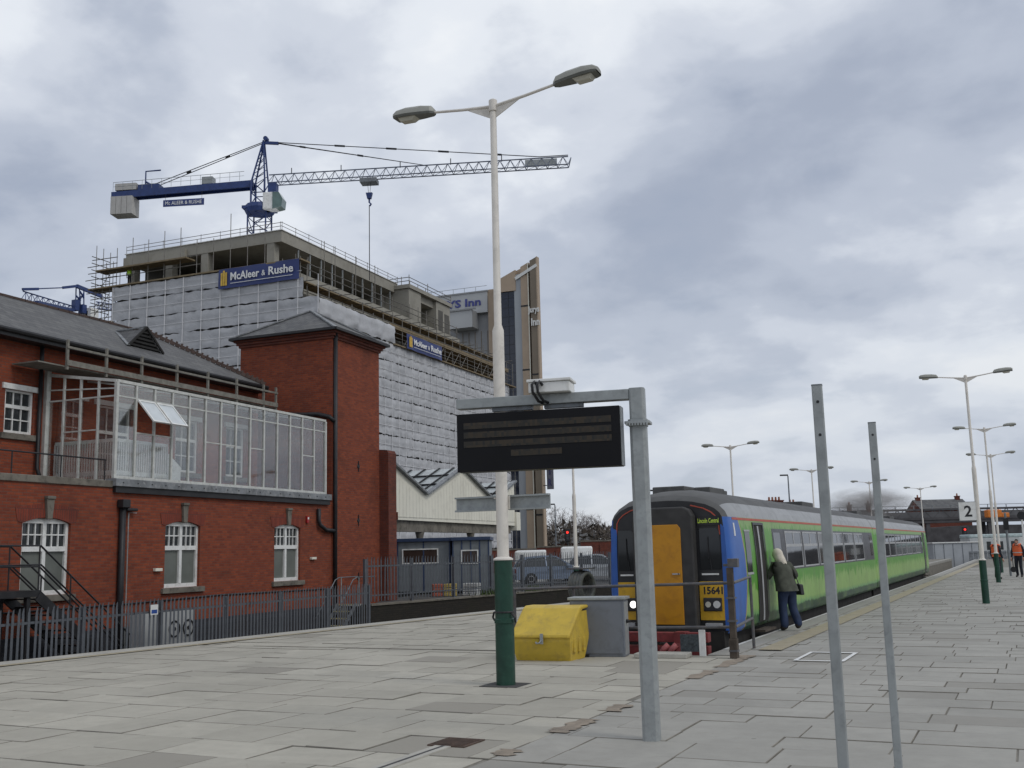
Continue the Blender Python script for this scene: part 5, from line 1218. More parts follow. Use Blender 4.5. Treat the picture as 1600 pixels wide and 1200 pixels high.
def bare_tree(label, loc, h, seed):
    rnd = random.Random(seed); t = root('bare_tree', label, 'tree', loc, 0, 'bare trees beyond the boundary wall'); tr, cr = MB(), MB()
    def grow(p, d, L, r, lev):
        q = p+d*L; (tr if lev < 2 else cr).path([p, p.lerp(q, .5)+Vector((rnd.gauss(0, .05*L), rnd.gauss(0, .05*L), 0)), q], [r, r*.85, r*.7], 5 if lev < 3 else 3, False)
        if lev == 5:
            for _ in range(9):
                e = q+Vector((rnd.gauss(0, .7), rnd.gauss(0, .7), rnd.uniform(-.3, 1.0)))*L*1.3; sd = Vector((rnd.gauss(0, 1), rnd.gauss(0, 1), 0))*.022; cr.face([q-sd, q+sd, e])
            return
        for _ in range(3 if lev < 4 else 2):
            nd = (d+Vector((rnd.gauss(0, .5), rnd.gauss(0, .5), rnd.gauss(.12, .25)))).normalized(); grow(p.lerp(q, rnd.uniform(.55, 1)), nd, L*rnd.uniform(.62, .85), r*.58, lev+1)
    grow(Vector((0, 0, 0)), Vector((0, 0, 1)), h*.36, h*.022, 0)
    tr.build('trunk', BARK, t); cr.build('crown', TWIG, t, recalc=False)
for i, (d, pxx, h, lb) in enumerate(((250, 868, 12.5, 'bare tree rising just beside the tan tower fins'), (255, 886, 11.5, 'bare tree behind the red signal light'), (245, 905, 10.5, 'bare tree behind the slim white lamp post'), (260, 926, 10.5, 'bare tree between the slim lamp post and the train'), (250, 946, 8.5, 'small bare tree nearest the blue cab corner'), (252, 858, 11, 'bare tree half hidden by the tan tower fins'))):
    p = fw0*d + rt0*((pxx-800)/1650*d); bare_tree(lb, (p.x, p.y, -1), h, 40+i)
SCRUB = mat('scrub', (.075, .062, .05), .95, var=.5, scale=.6)
m = MB(); rnd = random.Random(5)
for _ in range(14000):
    d = rnd.uniform(215, 330); l = rnd.uniform(.02, .56)*d if rnd.random() > .45 else rnd.uniform(.02, .11)*d; p = fw0*d+rt0*l; z = -1+rnd.random()**1.5*(8.0 if l < .12*d else 4.2); s = rnd.uniform(.25, .8)
    a = Vector((rnd.gauss(0, s), rnd.gauss(0, s), rnd.gauss(0, s))); b = Vector((rnd.gauss(0, s), rnd.gauss(0, s), rnd.gauss(0, s))); c = Vector((p.x, p.y, z)); m.face([c, c+a, c+b])
tag(m.build('scrub', SCRUB, recalc=False), 'leafless brown scrub along the horizon beyond the car park and railway', 'scrub', kind='stuff')
def house(label, cpos, rz, w, d, ze, zr, chim, wallm=BRICKD, group='distant houses'):
    t = root('house', label, 'house', cpos, rz, group)
    m = MB(); m.box(-w/2, w/2, -d/2, d/2, -1.2, ze); m.prism([(-d/2, ze), (d/2, ze), (0, zr-.05)], 0, -w/2, w/2); m.build('wall', wallm, t)
    m = MB()
    for s in (-1, 1): m.face([(-w/2-.2, s*(d/2+.3), ze-.15), (w/2+.2, s*(d/2+.3), ze-.15), (w/2+.2, 0, zr), (-w/2-.2, 0, zr)])
    r = m.build('roof', SLATE, t)
    for x, hh, ww, n in chim:
        m = MB(); m.box(x-ww, x+ww, -.3, .3, zr-.8, zr+hh); m.box(x-ww-.06, x+ww+.06, -.36, .36, zr+hh+.002, zr+hh+.12); c = m.build('chimney', wallm, r)
        m = MB(); [m.lathe([(.13, zr+hh+.12), (.10, zr+hh+.5)], (x+(k-(n-1)/2)*.38, 0, 0), 8) for k in range(n)]; m.build('chimney_pot', mat('terracotta', (.30, .12, .07), .8) if 'terracotta' not in MATS else MATS['terracotta'], c)
    for k in range(max(1, int(w/2.4))):
        x = -w/2+1.2+k*2.4; m = MB(); m.box(x-.5, x+.5, -d/2-.03, -d/2-.002, ze-1.9, ze-.5); f = m.build('window', WHITE, t); m = MB(); m.box(x-.42, x+.42, -d/2-.04, -d/2-.031, ze-1.82, ze-.58); m.build('pane', GLASSD, f)
    return t
p = at(122, 1208); house('red brick house with a tall stack of chimney pots behind the train', (p.x, p.y, 0), R(26), 6, 6, 4.4, 6.2, [(-.4, .55, 1.0, 4), (1.6, .2, .4, 2)])
p = at(126, 1262); house('low house with two small chimneys behind the train roof', (p.x, p.y, 0), R(26), 6, 6, 4.0, 5.6, [(-1.6, .5, .25, 1), (1.4, .3, .25, 1)])
p = at(128, 1333); house('low house with two tall chimneys beyond the exhaust smoke', (p.x, p.y, 0), R(26), 5.5, 6, 3.8, 5.6, [(-1.15, .6, .2, 1), (1.15, .75, .2, 1)])
p = at(160, 1456); house('slate-roofed house with a chimney at each end above the footbridge', (p.x, p.y, 0), R(27), 7.2, 6, 6.4, 8.0, [(-3.0, .25, .3, 1), (3.0, .35, .3, 1)])
p = at(240, 890); house('red-roofed house among the bare trees', (p.x, p.y, 0), R(20), 9, 7, 3.5, 5.6, [(-3, .3, .3, 1)])
def signal(label, p, z, base=-1.0, s=1.0):
    t = root('railway_signal', label, 'signal', (p.x, p.y, 0), R(26))
    m = MB(); m.tube((0, .1, base), (0, .1, z-.3*s), .09, n=8); m.build('post', BLACKP, t)
    m = MB(); m.box(-.35*s, .35*s, -.05, .2, z-1.1*s, z+.45*s); m.build('backplate', BLACKP, t, bevel=.05)
    m = MB(); m.lathe([(.15*s, -.12), (.15*s, -.06)], (0, 0, z), 14, 'y'); m.build('red_lamp', emit('signal_red', (.9, .03, .02), 1.8) if 'signal_red' not in MATS else MATS['signal_red'], t)
    for k in (1, 2): m = MB(); m.lathe([(.16*s, -.08), (.16*s, -.055)], (0, 0, z-k*.36*s), 12, 'y'); m.build('dark_lamp', GLASSD, t)
signal('railway signal showing red above the boundary wall', at(120, 880), 3.75, -1, .9); signal('railway signal showing red below the footbridge', at(125, 1494), 3.05, -1, .8)
def streetlamp(label, p, z, sgn=1):
    t = root('street_lamp', label, 'street lamp', (p.x, p.y, 0), R(26), 'distant street lamps'); m = MB(); m.tube((0, 0, -1), (0, 0, z), .12, .07, 8); m.build('column', GALVD, t); m = MB(); m.box(min(0, -sgn*.9), max(0, -sgn*.9), -.12, .12, z, z+.16); m.build('lamp_head', BLACKP, t, bevel=.03)
streetlamp('slim street lamp above the bare trees', at(130, 862), 7.3); streetlamp('slim street lamp beside the chimney stack house', at(120, 1226.5), 9.5); streetlamp('slim street lamp peeking over the cab roof', at(110, 1018), 7.6, 1)

# ------------------------------------------------------------------ footbridge, sheds, coach at the far right
IRON = mat('bridge_iron', (.075, .072, .076), .7, var=.35, scale=1); IRONL = mat('bridge_panel', (.11, .11, .115), .7, var=.3, scale=.5)
fbp = root('footbridge', 'dark iron footbridge spanning the tracks beyond the platform end', 'footbridge', (at(138, 1350).x, at(138, 1350).y, 0), R(27))
m = MB(); m.box(-14, 34, -1.2, 1.2, 4.1, 4.5); m.build('deck', IRON, fbp)
for s in (-1.2, 1.2):
    m = MB(); m.beam((-14, s, 5.85), (34, s, 5.85), .16, .2); m.beam((-14, s, 4.65), (34, s, 4.65), .2, .3); x = -14
    while x < 34: m.beam((x, s, 4.6), (x+1.2, s, 5.85), .08); m.beam((x+1.2, s, 5.85), (x+2.4, s, 4.6), .08); x += 2.4
    m.build('lattice_girder', IRON, fbp)
    m = MB(); m.box(-14, 34, s-.03, s+.03, 4.85, 5.55); m.build('side_panel', IRONL, fbp)
for x in (-10, -.5, 7, 15, 23): m = MB(); m.box(x-.25, x+.25, -1.1, -.7, -1.2, 4.09); m.box(x-.25, x+.25, .7, 1.1, -1.2, 4.09); m.beam((x, -.9, 0), (x, .9, 3.8), .1); m.build('pier', IRON, fbp)
m = MB(); m.box(-14, 34, -1.3, -1.22, 6.3, 6.36); [m.box(k*2.4-14, k*2.4-13.92, -1.3, -1.22, 5.86, 6.3) for k in range(20)]; m.build('upper_handrail', GALVD, fbp)
emb = MB(); p = at(150, 1300); emb.prism([(-10, -1.2), (60, -1.2), (60, 3.6), (18, 3.9), (6, 3.4), (-10, 2.2)], 1, 0, 8); tag(emb.build('embankment', IRON, None, loc=(p.x, p.y, 0), rz=R(27)), 'long dark warehouse wall added for the dark void behind the footbridge', 'embankment')  # dark embankment wall added to fill the void under the bridge
ORGB = MB(); p = at(133, 1540); ORGB.box(-.9, .9, -.5, .5, 4.52, 5.5); ORGB.box(.9, 1.9, -.4, .4, 4.52, 5.1); tag(ORGB.build('works_vehicle', ORG, None, bevel=.1, loc=(p.x, p.y, 0), rz=R(27)), 'small orange machine standing on the footbridge deck', 'machine')
p = at(108, 1458); sh = root('lineside_shed', 'pale grey corrugated lineside shed beyond the end of the train', 'shed', (p.x, p.y, 0), R(27))
m = MB(); m.box(-1, 3.6, 0, 3, -1.1, 1.55); m.build('wall', mat('shed_grey', (.36, .38, .40), .6, var=.1, scale=1), sh); m = MB(); m.box(-1.1, 3.7, -.1, 3.1, 1.552, 1.66); m.build('roof', WHITE, sh)
for k in range(5): m = MB(); m.box(-.9+k*.95, -.84+k*.95, -.03, -.001, -1.0, 1.5); m.build('rib', GALVD, sh)
p = at(116, 1500); ch = root('parked_coach', 'white coach with dark windows parked under the footbridge', 'coach', (p.x, p.y, 0), R(24))
m = MB(); m.box(0, 12, 0, 2.7, -.5, 2.0); m.build('body', mat('coach_white', (.45, .47, .47), .5, var=.08), ch, bevel=.05); m = MB(); m.box(-.05, 12.05, -.04, 2.74, 2.002, 2.4); m.build('roof', mat('coach_roof', (.42, .50, .50), .5), ch, bevel=.1)
for k in range(9): m = MB(); m.box(.5+k*1.3, .95+k*1.3, -.02, -.001, .7, 1.6); m.build('window', GLASSD, ch)
p = at(100, 1530); yl = root('lineside_fence', 'low grey trackside fence at the platform end', 'fence', (p.x, p.y, 0), R(27))
for k in range(22): m = MB(); m.box(-2+k*.45, -1.62+k*.45, 0, .05, -.6, .75); m.build('slat', GALVD, yl)
m = MB(); m.beam((-2, -.03, .6), (8, -.03, .6), .05); m.build('rail', GALVD, yl)
sgp = root('signal_post', 'grey post with a round black disc between the two workers', 'post', (-1.2, 56.7, 0)); m = MB(); m.tube((0, 0, 0), (0, 0, 3.0), .055, n=8); m.build('shaft', GALVD, sgp); m = MB(); m.box(-.12, .12, -.08, .02, 2.2, 2.75); m.build('box', BLACKP, sgp)
dsp = root('disc_post', 'white post topped by a round black disc beyond the workers', 'post', (-.55, 64, 0)); m = MB(); m.tube((0, 0, 0), (0, 0, 2.9), .05, n=8); m.build('shaft', WHITE, dsp); m = MB(); m.lathe([(.22, -.03), (.22, .03)], (0, -.05, 3.0), 16, 'y'); m.build('disc', BLACKP, dsp); m = MB(); m.box(-.2, .2, -.09, -.06, 1.35, 1.85); m.build('plate', WHITE, dsp)

# ------------------------------------------------------------------ hotel block under construction
CO, CS = -35.77, 56.84
cbp = Bw(CO, CS)
cbd = root('construction_building', 'concrete block under construction wrapped in scaffold and white sheeting', 'building', cbp, BR)
SLABM = mat('raw_concrete', (.30, .285, .245), .85, var=.12, scale=.4, dirt=(.22, .205, .17))
CORE = mat('inner_concrete_shade', (.10, .095, .085), .9, var=.3, scale=.3)  # dark tone paints the shade of the interior behind the slabs
BOARD = mat('scaffold_board', (.20, .155, .095), .85, var=.3, scale=2)
STEEL = mat('scaffold_tube', (.17, .16, .145), .6, .3, var=.3)
def part(name, mt, boxes, par=cbd, **k):
    m = MB()
    for b in boxes: m.box(*b)
    return m.build(name, mt, par, **k)
part('roof_slab', SLABM, [(-18.6, 0, 0, 23, 31.25, 32.35)]); part('roof_lip', WHITE, [(-18.7, .1, -.1, 23, 32.352, 32.42)])
part('set_back_band', SLABM, [(-18.6, -11, -.35, -.01, 30.95, 31.9)])
for k in range(10):
    z = 28.85-3.1*k
    if z < 0: break
    part('floor_slab', SLABM, [(-18.6, 0, 0, 46 if z < 27 else 34, z-.35, z)])
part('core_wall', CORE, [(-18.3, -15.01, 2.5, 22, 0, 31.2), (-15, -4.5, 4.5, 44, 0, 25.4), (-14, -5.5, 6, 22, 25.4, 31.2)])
for x in (-17.9, -13.2, -8.9, -1.25):
    for k in range(9):
        z = 28.852-3.1*k
        part('column', SLABM, [(x-.42, x+.42, .05, .85, z, (31.248 if k == 0 else z+2.748))])
for s in [6, 11, 16, 21]:
    for k in (1, 2): z = 28.852-3.1*k; part('column', SLABM, [(-.85, -.05, s-.4, s+.4, z, (31.248 if k == 0 else z+2.748))])
for k in (1, 2, 3): z = 28.852-3.1*k; part('spandrel', SLABM, [(-.3, -.02, .9, 34 if k == 1 else 45, z, z+(1.75 if k == 1 else 1.0))])
for s in [3+2.05*k for k in range(10)]: part('mullion', GALV, [(-.2, -.08, s, s+.10, 28.855, 31.24)])
part('stair_core', SLABM, [(-6, 1.8, 22.4, 25.4, 22, 31.55), (-6, 1.8, 29.4, 33.2, 22, 31.55), (-6, 1.4, 25.4, 29.4, 30.7, 31.55), (-6, -.2, 25.4, 29.4, 22, 30.7), (.2, 1.4, 25.4, 29.4, 22, 27.2)])
part('core_roof', SLABM, [(-6.2, 2.0, 22.2, 33.4, 31.552, 32.0)])
part('opening_shade', CORE, [(1.801, 1.81, 29.9, 31.2, 27.5, 30.6), (1.801, 1.81, 31.6, 32.9, 26.8, 30.4)])  # flat dark panels stand for the shade inside the openings
# scaffold tubes
m = MB(); rnd = random.Random(3)
def tb(p, q, r=.045): m.path([p, q], r, 4, False)
for x in [-18.3+1.95*k for k in range(12)]:          # left face standards above the sheets
    for y in (-1.55, -.45): tb((x, y, 2), (x, y, (32.0+rnd.uniform(0, 2.6)) if y < -1 and x < 0 else 29))
for z in [28.7, 29.7, 30.6]: tb((-20.5, -1.5, z), (-8, -1.5, z))
for z in (32.75, 33.1): tb((-18.5, -.05, z), (.1, -.05, z), .03); tb((.05, -.05, z), (.05, 23, z), .03)
for k in range(9): tb((-18.5+k*2.3, -.05, 32.3), (-18.5+k*2.3, -.05, 33.2), .03)
for k in range(11): tb((.05, k*2.3, 32.3), (.05, k*2.3, 33.2), .03)
for x in (-20.9, -20.0, -19.1):                     # corner scaffold tower
    for y in (-1.6, -.2): tb((x, y, 0), (x, y, rnd.uniform(30.5, 33.2)))
for k in range(30):
    z = 12+k*.68; tb((-21.6+rnd.uniform(-.7, .3), -1.6, z), (-18.2, -1.6, z+rnd.uniform(-.05, .05))); tb((-20.9, -2.2, z+.2), (-20.9, .3, z+.2))
for k in range(9): tb((-20.9, -1.6, 12+2*k), (-19.1, -1.6, 14+2*k), .04)
for s in [-1.5+2.05*k for k in range(24)]:           # right face
    top = 33.0 if s < 23 else (33.2 if s < 34 else 27.5)
    tb((2.6, s, 2), (2.6, s, min(top, 28.8)+rnd.uniform(0, .8))); tb((4.9, s, 2), (4.9, s, (25.6 if s < 12 else 26.4)+rnd.uniform(-.6, .8)))
    if rnd.random() < .5: tb((.5, s, 22), (.5, s, top))
    tb((2.6, s, 22.9), (5.1, s, 22.9)); tb((2.6, s, 26.6), (4.9, s, 26.6))
    if rnd.random() < .6: tb((4.9, s, 23), (4.9, s+2.05, 25), .04)
for z in (23.9, 24.4, 25.3, 26.1, 27.0, 27.6, 28.3, 28.9):
    y1 = 47 if z < 27.5 else 34; tb((2.6, -1.5, z), (2.6, y1, z)); 
    if z < 26.5: tb((4.9, -1.5 if z > 25 else 11, z), (4.9, y1-2, z))
for s in (22.3, 27, 33.3): tb((1.9, s, 31.9), (1.9, s, 33.1))
for z in (32.4, 32.8): tb((1.9, 22.3, z), (1.9, 33.3, z)); tb((-6, 22.3, z), (1.9, 22.3, z))
tubes = m.build('scaffold_tubes', STEEL, cbd, recalc=False); tubes['kind'] = 'stuff'
part('scaffold_deck', BOARD, [(-20.6, -9.5, -2.0, -.6, 30.35, 30.5)]); part('scaffold_deck', BOARD, [(-21.6, 3.4, -1.9, -.3, 28.58, 28.72)]); part('scaffold_deck', BOARD, [(-21.4, -18.4, -2, -.3, 25.0, 25.15)])
for z, x0, x1, y0, y1 in ((22.98, 2.5, 5.6, 12, 45), (24.9, 2.3, 5.0, -1.2, 44), (26.75, 1.9, 3.4, -1, 36), (26.9, 2.0, 3.0, 30, 46), (24.2, 2.3, 3.6, 20, 46)): part('scaffold_deck', BOARD, [(x0, x1, y0, y1, z-.12, z)])
part('toe_board', SLABM, [(2.6, 2.66, -1, 34, 27.05, 27.65)]); part('toe_board', BOARD, [(4.95, 5.0, 12, 44, 24.95, 25.2)])
for k in range(7): part('timber_panel', SLABM if k % 2 else CORE, [(1.1, 1.16, .6+k*4.4, 3.6+k*4.4, 24.95+.2*(k % 3), 26.5)])
# sheeting
def sheetmat():
    mm, t, b = principled('scaffold_sheet'); v = coord(t)
    f = noise(t, v, .55, 6, .65, .6); c = mixc(t, ramp(t, f, [(.3, 0), (.7, 1)]), (.37, .375, .39), (.50, .505, .52))
    f2 = noise(t, v, 2.8, 5, .7, 1.0); c = mixc(t, ramp(t, f2, [(.60, 0), (.75, .35)]), c, (.30, .30, .31)); t.links.new(c, b.inputs['Base Color']); b.inputs['Roughness'].default_value = .55
    bump(t, b, noise(t, v, 1.3, 6, .62, 1.8), .4, .12); return mm
SHEET = sheetmat()
def sheet(face, z0, z1, a0, a1, bay, pl, puff=.22, seed=0):
    rn = random.Random(seed); nb = max(2, round((a1-a0)/bay)); nu, nv = nb*5, 6; ph = [rn.uniform(.4, 1.25) for _ in range(nb+1)]; dr = [rn.uniform(-.06, .10) for _ in range(nu+1)]; up = [rn.uniform(-.07, .07) for _ in range(nu+1)]
    jit = [[rn.gauss(0, .035) for _ in range(nu+1)] for _ in range(nv+1)]
    def fn(u, v):
        iu, iv = round(u*nu), round(v*nv); x = u*nb; k = min(int(x), nb-1); f = x-k
        d = puff*ph[k]*math.sin(math.pi*f)*(.35+.65*math.sin(math.pi*min(1, v*.92+.04)))*(.8 if iv in (0, nv) else 1) + jit[iv][iu] - (.09 if iv == nv//2 else 0)
        a = a0+(a1-a0)*u; z = z0+(z1-z0)*v + (dr[iu] if iv == 0 else 0) + (up[iu] if iv == nv else 0)
        return (a, pl-d, z) if face == 'L' else (pl+d, a, z)
    m = MB(); m.grid(fn, nu, nv); return m.build('sheeting', SHEET, cbd, True, recalc=False)
zs = [28.52, 27.02, 25.06, 23.12, 21.25, 19.35, 17.45, 15.55, 13.65, 11.75, 9.85]
for i, (a, b) in enumerate(zip(zs, zs[1:])):
    sheet('L', b+.05, a-.03, -18.55, -5.6 if i == 0 else (3.55 if i < 3 and b > 24.9 else 5.25), 2.3, -1.72, .07, i)
zr_ = [24.85, 22.95, 21.02, 19.15, 17.28, 15.4, 13.5, 11.62, 9.75, 7.88, 6.0, 4.1, 2.2]
for i, (a, b) in enumerate(zip(zr_, zr_[1:])):
    sheet('R', b+.05, a-.03, -1.7, 12.6 if i == 0 else 43.0, 1.45 if i else 2.2, 5.28, .13 if i else .4, 50+i)
LTUBE = mat('light_tube', (.62, .62, .63), .6, .1, var=.1)
m = MB()
for k in range(31): s_ = -1.7+k*1.49; m.path([(5.36, s_, 2.2), (5.36, s_, 22.8)], .04, 4, False)
for z in zr_[1:]: m.path([(5.38, -1.7, z-.95), (5.38, 43, z-.95)], .035, 4, False)
for k in range(12): x_ = -18.4+k*2.15; m.path([(x_, -1.86, 8), (x_, -1.86, 27.0 if x_ > -6 else 28.5)], .04, 4, False)
for z in zs[:-1]: m.path([(-18.5, -1.87, z-1.0), (3.5, -1.87, z-1.0)], .03, 4, False)
o_ = m.build('sheeting_tie_tubes', LTUBE, cbd, recalc=False); o_['kind'] = 'stuff'
part('shade_backing', CORE, [(5.0, 5.06, -1.4, 42.5, 2, 22.9), (-18.2, 5.0, -1.45, -1.4, 2, 24.8), (-18.2, 3.4, -1.45, -1.4, 24.8, 27.0), (-18.2, -5.7, -1.45, -1.4, 27.0, 28.3)])  # dark sheets added so the gaps in the sheeting look shaded
# banners
NAVYB = mat('banner_blue', (.028, .045, .16), .5, var=.1, scale=.6, bmp=.1); GOLD = mat('banner_gold', (.62, .40, .06), .5); BWH = mat('banner_white', (.75, .75, .74), .5, var=.05)
def banner(face, a0, a1, z0, z1, pl, label):
    o = root('site_banner', label, 'banner', cbp, BR, 'contractor banners')
    def P3(a, d, z): return (a, pl-d, z) if face == 'L' else (pl+d, a, z)
    m = MB(); m.grid(lambda u, v: P3(a0+(a1-a0)*u, .05*math.sin(u*17)+.03*math.sin(v*5+u*9), z0+(z1-z0)*v), 20, 3); m.build('cloth', NAVYB, o, True)
    W_, H_ = a1-a0, z1-z0; xd = (1, 0, 0) if face == 'L' else (0, 1, 0)
    m = MB()
    for k, (x0, h) in enumerate(((.04, .66), (.068, .76), (.096, .66))):
        a = a0+W_*x0; b = a+W_*.022; zc0 = z0+H_*.14; z1_ = zc0+H_*h; A_, C_ = P3(a, .11, zc0), P3(b, .14, z1_)
        m.box(min(A_[0], C_[0]), max(A_[0], C_[0]), min(A_[1], C_[1]), max(A_[1], C_[1]), zc0, z1_)
    m.build('emblem', GOLD, o)
    text('lettering', 'McAleer', BWH, o, P3(a0+W_*.165, .12, z0+H_*.36), xd, (0, 0, 1), W_*.36, H_*.40, .03, .02); text('lettering', '&', BWH, o, P3(a0+W_*.555, .12, z0+H_*.38), xd, (0, 0, 1), W_*.045, H_*.28, .03)
    text('lettering', 'Rushe', BWH, o, P3(a0+W_*.64, .12, z0+H_*.36), xd, (0, 0, 1), W_*.30, H_*.42, .03, .02)
    m = MB(); A_, C_ = P3(a0+W_*.165, .11, z0+H_*.2), P3(a0+W_*.93, .14, z0+H_*.225); m.box(min(A_[0], C_[0]), max(A_[0], C_[0]), min(A_[1], C_[1]), max(A_[1], C_[1]), A_[2], C_[2]); m.build('rule', BWH, o)
banner('L', -5.65, 3.25, 26.78, 28.68, -1.95, 'blue contractor banner on the shorter scaffold face with gold emblem, fully lettered')
banner('R', 14.3, 22.7, 22.85, 24.42, 5.75, 'blue contractor banner on the long receding scaffold face')
wk = Bw(CO-17.0, CS-1.2); person('worker in lime vest standing on the scaffold deck', (wk.x, wk.y, 28.73), R(30), JM, E_, [NAVY, NAVY, SHOE, SKIN], ((0, .03, 1.63), .2, 1, 0, hm_), short_hair, vest(VESTG))

# ------------------------------------------------------------------ tower cranes
CBLUE = mat('crane_blue', (.022, .045, .15), .5, var=.2, scale=2); CSTEEL = mat('crane_jib_steel', (.13, .15, .20), .5, var=.25, scale=1); CWT = mat('counterweight', (.42, .41, .39), .8, var=.1)
def lattice(m, A, B, h, w, n, r=.05):
    A, B = Vector(A), Vector(B); d = (B-A).normalized(); s = d.cross(Vector((0, 0, 1))).normalized()*(w/2); u = Vector((0, 0, h))
    m.path([A+u, B+u], r*1.3, 4); m.path([A-s, B-s], r*1.2, 4); m.path([A+s, B+s], r*1.2, 4)
    for k in range(n):
        p, q = A.lerp(B, k/n), A.lerp(B, (k+1)/n); mid = (p+q)/2+u
        for sg in (-1, 1): m.path([p+s*sg, mid], r*.7, 3, False); m.path([mid, q+s*sg], r*.7, 3, False)
        m.path([p-s, p+s], r*.6, 3, False); m.path([p-s, q+s], r*.5, 3, False)
def mast(m, x, y, z0, z1, w, step, r=.07):
    c = [(x+a*w/2, y+b*w/2) for a, b in ((-1, -1), (1, -1), (1, 1), (-1, 1))]
    for a in c: m.path([(a[0], a[1], z0), (a[0], a[1], z1)], r, 4)
    z = z0; k = 0
    while z < z1-.1:
        for i in range(4):
            a, b = c[i], c[(i+1) % 4]; m.path([(*a, z), (*b, z)], r*.6, 3, False); m.path([(*(a if k % 2 else b), z), (*(b if k % 2 else a), min(z+step, z1))], r*.6, 3, False)
        z += step; k += 1
ck = root('tower_crane', 'blue tower crane with long lattice jib rising above the wrapped building', 'crane', (-72.3, 87.3, 0), R(20.5))
m = MB(); mast(m, 0, 0, -1, 39.0, 2.0, 1.5, .09); m.build('mast', CBLUE, ck)
m = MB(); m.lathe([(1.5, 38.6), (1.7, 39.0), (1.5, 39.5)], n=14); m.box(-1.6, 1.6, -1.2, 1.2, 38.95, 39.25); m.build('slewing_ring', CBLUE, ck)
m = MB(); mast(m, 0, 0, 39.4, 42.2, 1.5, 1.4, .11); m.build('tower_top', CBLUE, ck)
m = MB()
for sx_, sy_ in ((-.75, -.6), (-.75, .6), (.7, -.6), (.7, .6)): m.path([(sx_, sy_, 42.2), (.35, sy_*.25, 46.9)], .1, 5)
for k in range(6):
    f, g2 = k/6, (k+1)/6
    a = Vector((-.75, -.6, 42.2)).lerp(Vector((.35, -.15, 46.9)), f); b = Vector((.7, -.6, 42.2)).lerp(Vector((.35, -.15, 46.9)), g2); m.path([a, b], .05, 3); a2, b2 = a.copy(), b.copy(); a2.y *= -1; b2.y *= -1; m.path([a2, b2], .05, 3); m.path([a, a2], .04, 3)
m.lathe([(.25, -.3), (.25, .3)], (.6, 0, 47.1), 10, 'y'); m.beam((.2, 0, 46.7), (2.0, 0, 46.5), .25, .3); m.build('apex_frame', CBLUE, ck)
m = MB(); m.beam((-16.6, -.5, 41.45), (-.6, -.5, 41.9), .22, .75); m.beam((-16.6, .5, 41.45), (-.6, .5, 41.9), .22, .75); m.beam((-16.4, 0, 41.6), (-.6, 0, 42.0), .9, .1); m.build('counter_jib', CBLUE, ck)
m = MB(); [m.path([(-16.4+k*1.1, -.6, 41.9+k*.03), (-16.4+k*1.1, -.6, 42.9+k*.03)], .025, 3) for k in range(14)]; m.path([(-16.4, -.6, 42.9), (-1.6, -.6, 43.3)], .03, 4); m.path([(-16.4, -.6, 42.4), (-1.6, -.6, 42.8)], .02, 4); m.build('walkway_rail', GALV, ck)
for k in range(4): m = MB(); m.box(-16.5+k*.62, -15.92+k*.62, -.9, .9, 39.2, 41.2); m.build('counterweight', CWT, ck)
m = MB(); m.box(-16.2, -13.8, -.6, .6, 42.0, 42.75); m.build('counterweight', CWT, ck)
m = MB(); m.box(-13.6, -11.2, -.6, .6, 41.9, 42.5); m.path([(-13, 0, 42.4), (-13, 0, 44.2), (-11.3, 0, 44.25)], .09, 5); m.path([(-13, 0, 43), (-12, 0, 42.4)], .12, 5); m.build('winch', CBLUE, ck)
m = MB(); m.box(-6.4, -5.2, -.5, .5, 42.2, 43.0); m.build('control_box', GALV, ck)
m = MB(); m.box(-10.6, -6.0, -.72, -.66, 39.75, 40.5); hs = m.build('name_board', NAVYB, ck); text('lettering', 'Mc ALEER & RUSHE', BWH, hs, (-10.35, -.73, 39.93), (1, 0, 0), (0, 0, 1), 4.1, .40, .02)
m = MB(); m.path([(-10.4, -.6, 40.5), (-10.4, -.55, 41.3)], .02, 3); m.path([(-6.3, -.6, 40.5), (-6.3, -.55, 41.4)], .02, 3); m.build('hanger', BLACKP, ck)
m = MB(); lattice(m, (1.0, 0, 41.9), (33.6, 0, 42.0), 1.05, 1.0, 29, .055); m.path([(33.6, -.5, 42), (33.9, 0, 42.9), (33.6, .5, 42)], .06, 4); m.build('jib', CSTEEL, ck)
for xx in (3.5, 9, 15.5, 21, 26.5): m = MB(); m.path([(xx, 0, 42.9), (xx, 0, 43.6)], .05, 4); m.build('jib_lamp', BLACKP, ck)
m = MB(); m.box(29.0, 32.4, -.06, .06, 42.25, 42.9); m.build('jib_board', GALV, ck)
m = MB()
for y in (-.35, .35):
    m.path([(.3, y*.4, 46.7), (-12.2, y, 42.4)], .05, 4); m.path([(2.0, y*.3, 46.5), (18, 0, 43.05)], .04, 4)
m.path([(2.0, 0, 46.6), (30.5, 0, 43.2), (33.6, 0, 43.2)], .05, 4); m.build('pendant_bars', BLACKP, ck)
m = MB()
for A_, B_, ts in (((.3, 0, 46.7), (-12.2, 0, 42.4), (.3, .65)), ((2, 0, 46.6), (30.5, 0, 43.2), (.22, .42, .62, .82)), ((2, 0, 46.5), (18, 0, 43.05), (.15, .55))):
    for f in ts: a = Vector(A_).lerp(Vector(B_), f); b = Vector(A_).lerp(Vector(B_), f+.04); m = MB(); m.beam(a, b, .18, .16); m.build('pendant_joint', BLACKP, ck)
m = MB(); m.box(.8, 2.3, -1.5, -.2, 38.6, 40.5); cabx = m.build('cab', WHITE, ck, bevel=.1); m = MB(); m.prism([(1.9, 38.6), (2.9, 38.8), (3.0, 39.7), (2.6, 40.4), (1.9, 40.45)], 1, -1.55, -.15); m.build('cab_glass', glass('cab_glass', (.10, .16, .15)), cabx)
m = MB(); m.box(1.3, 2.2, -1.3, -.4, 40.51, 41.6); m.build('cab_mount', CBLUE, cabx)
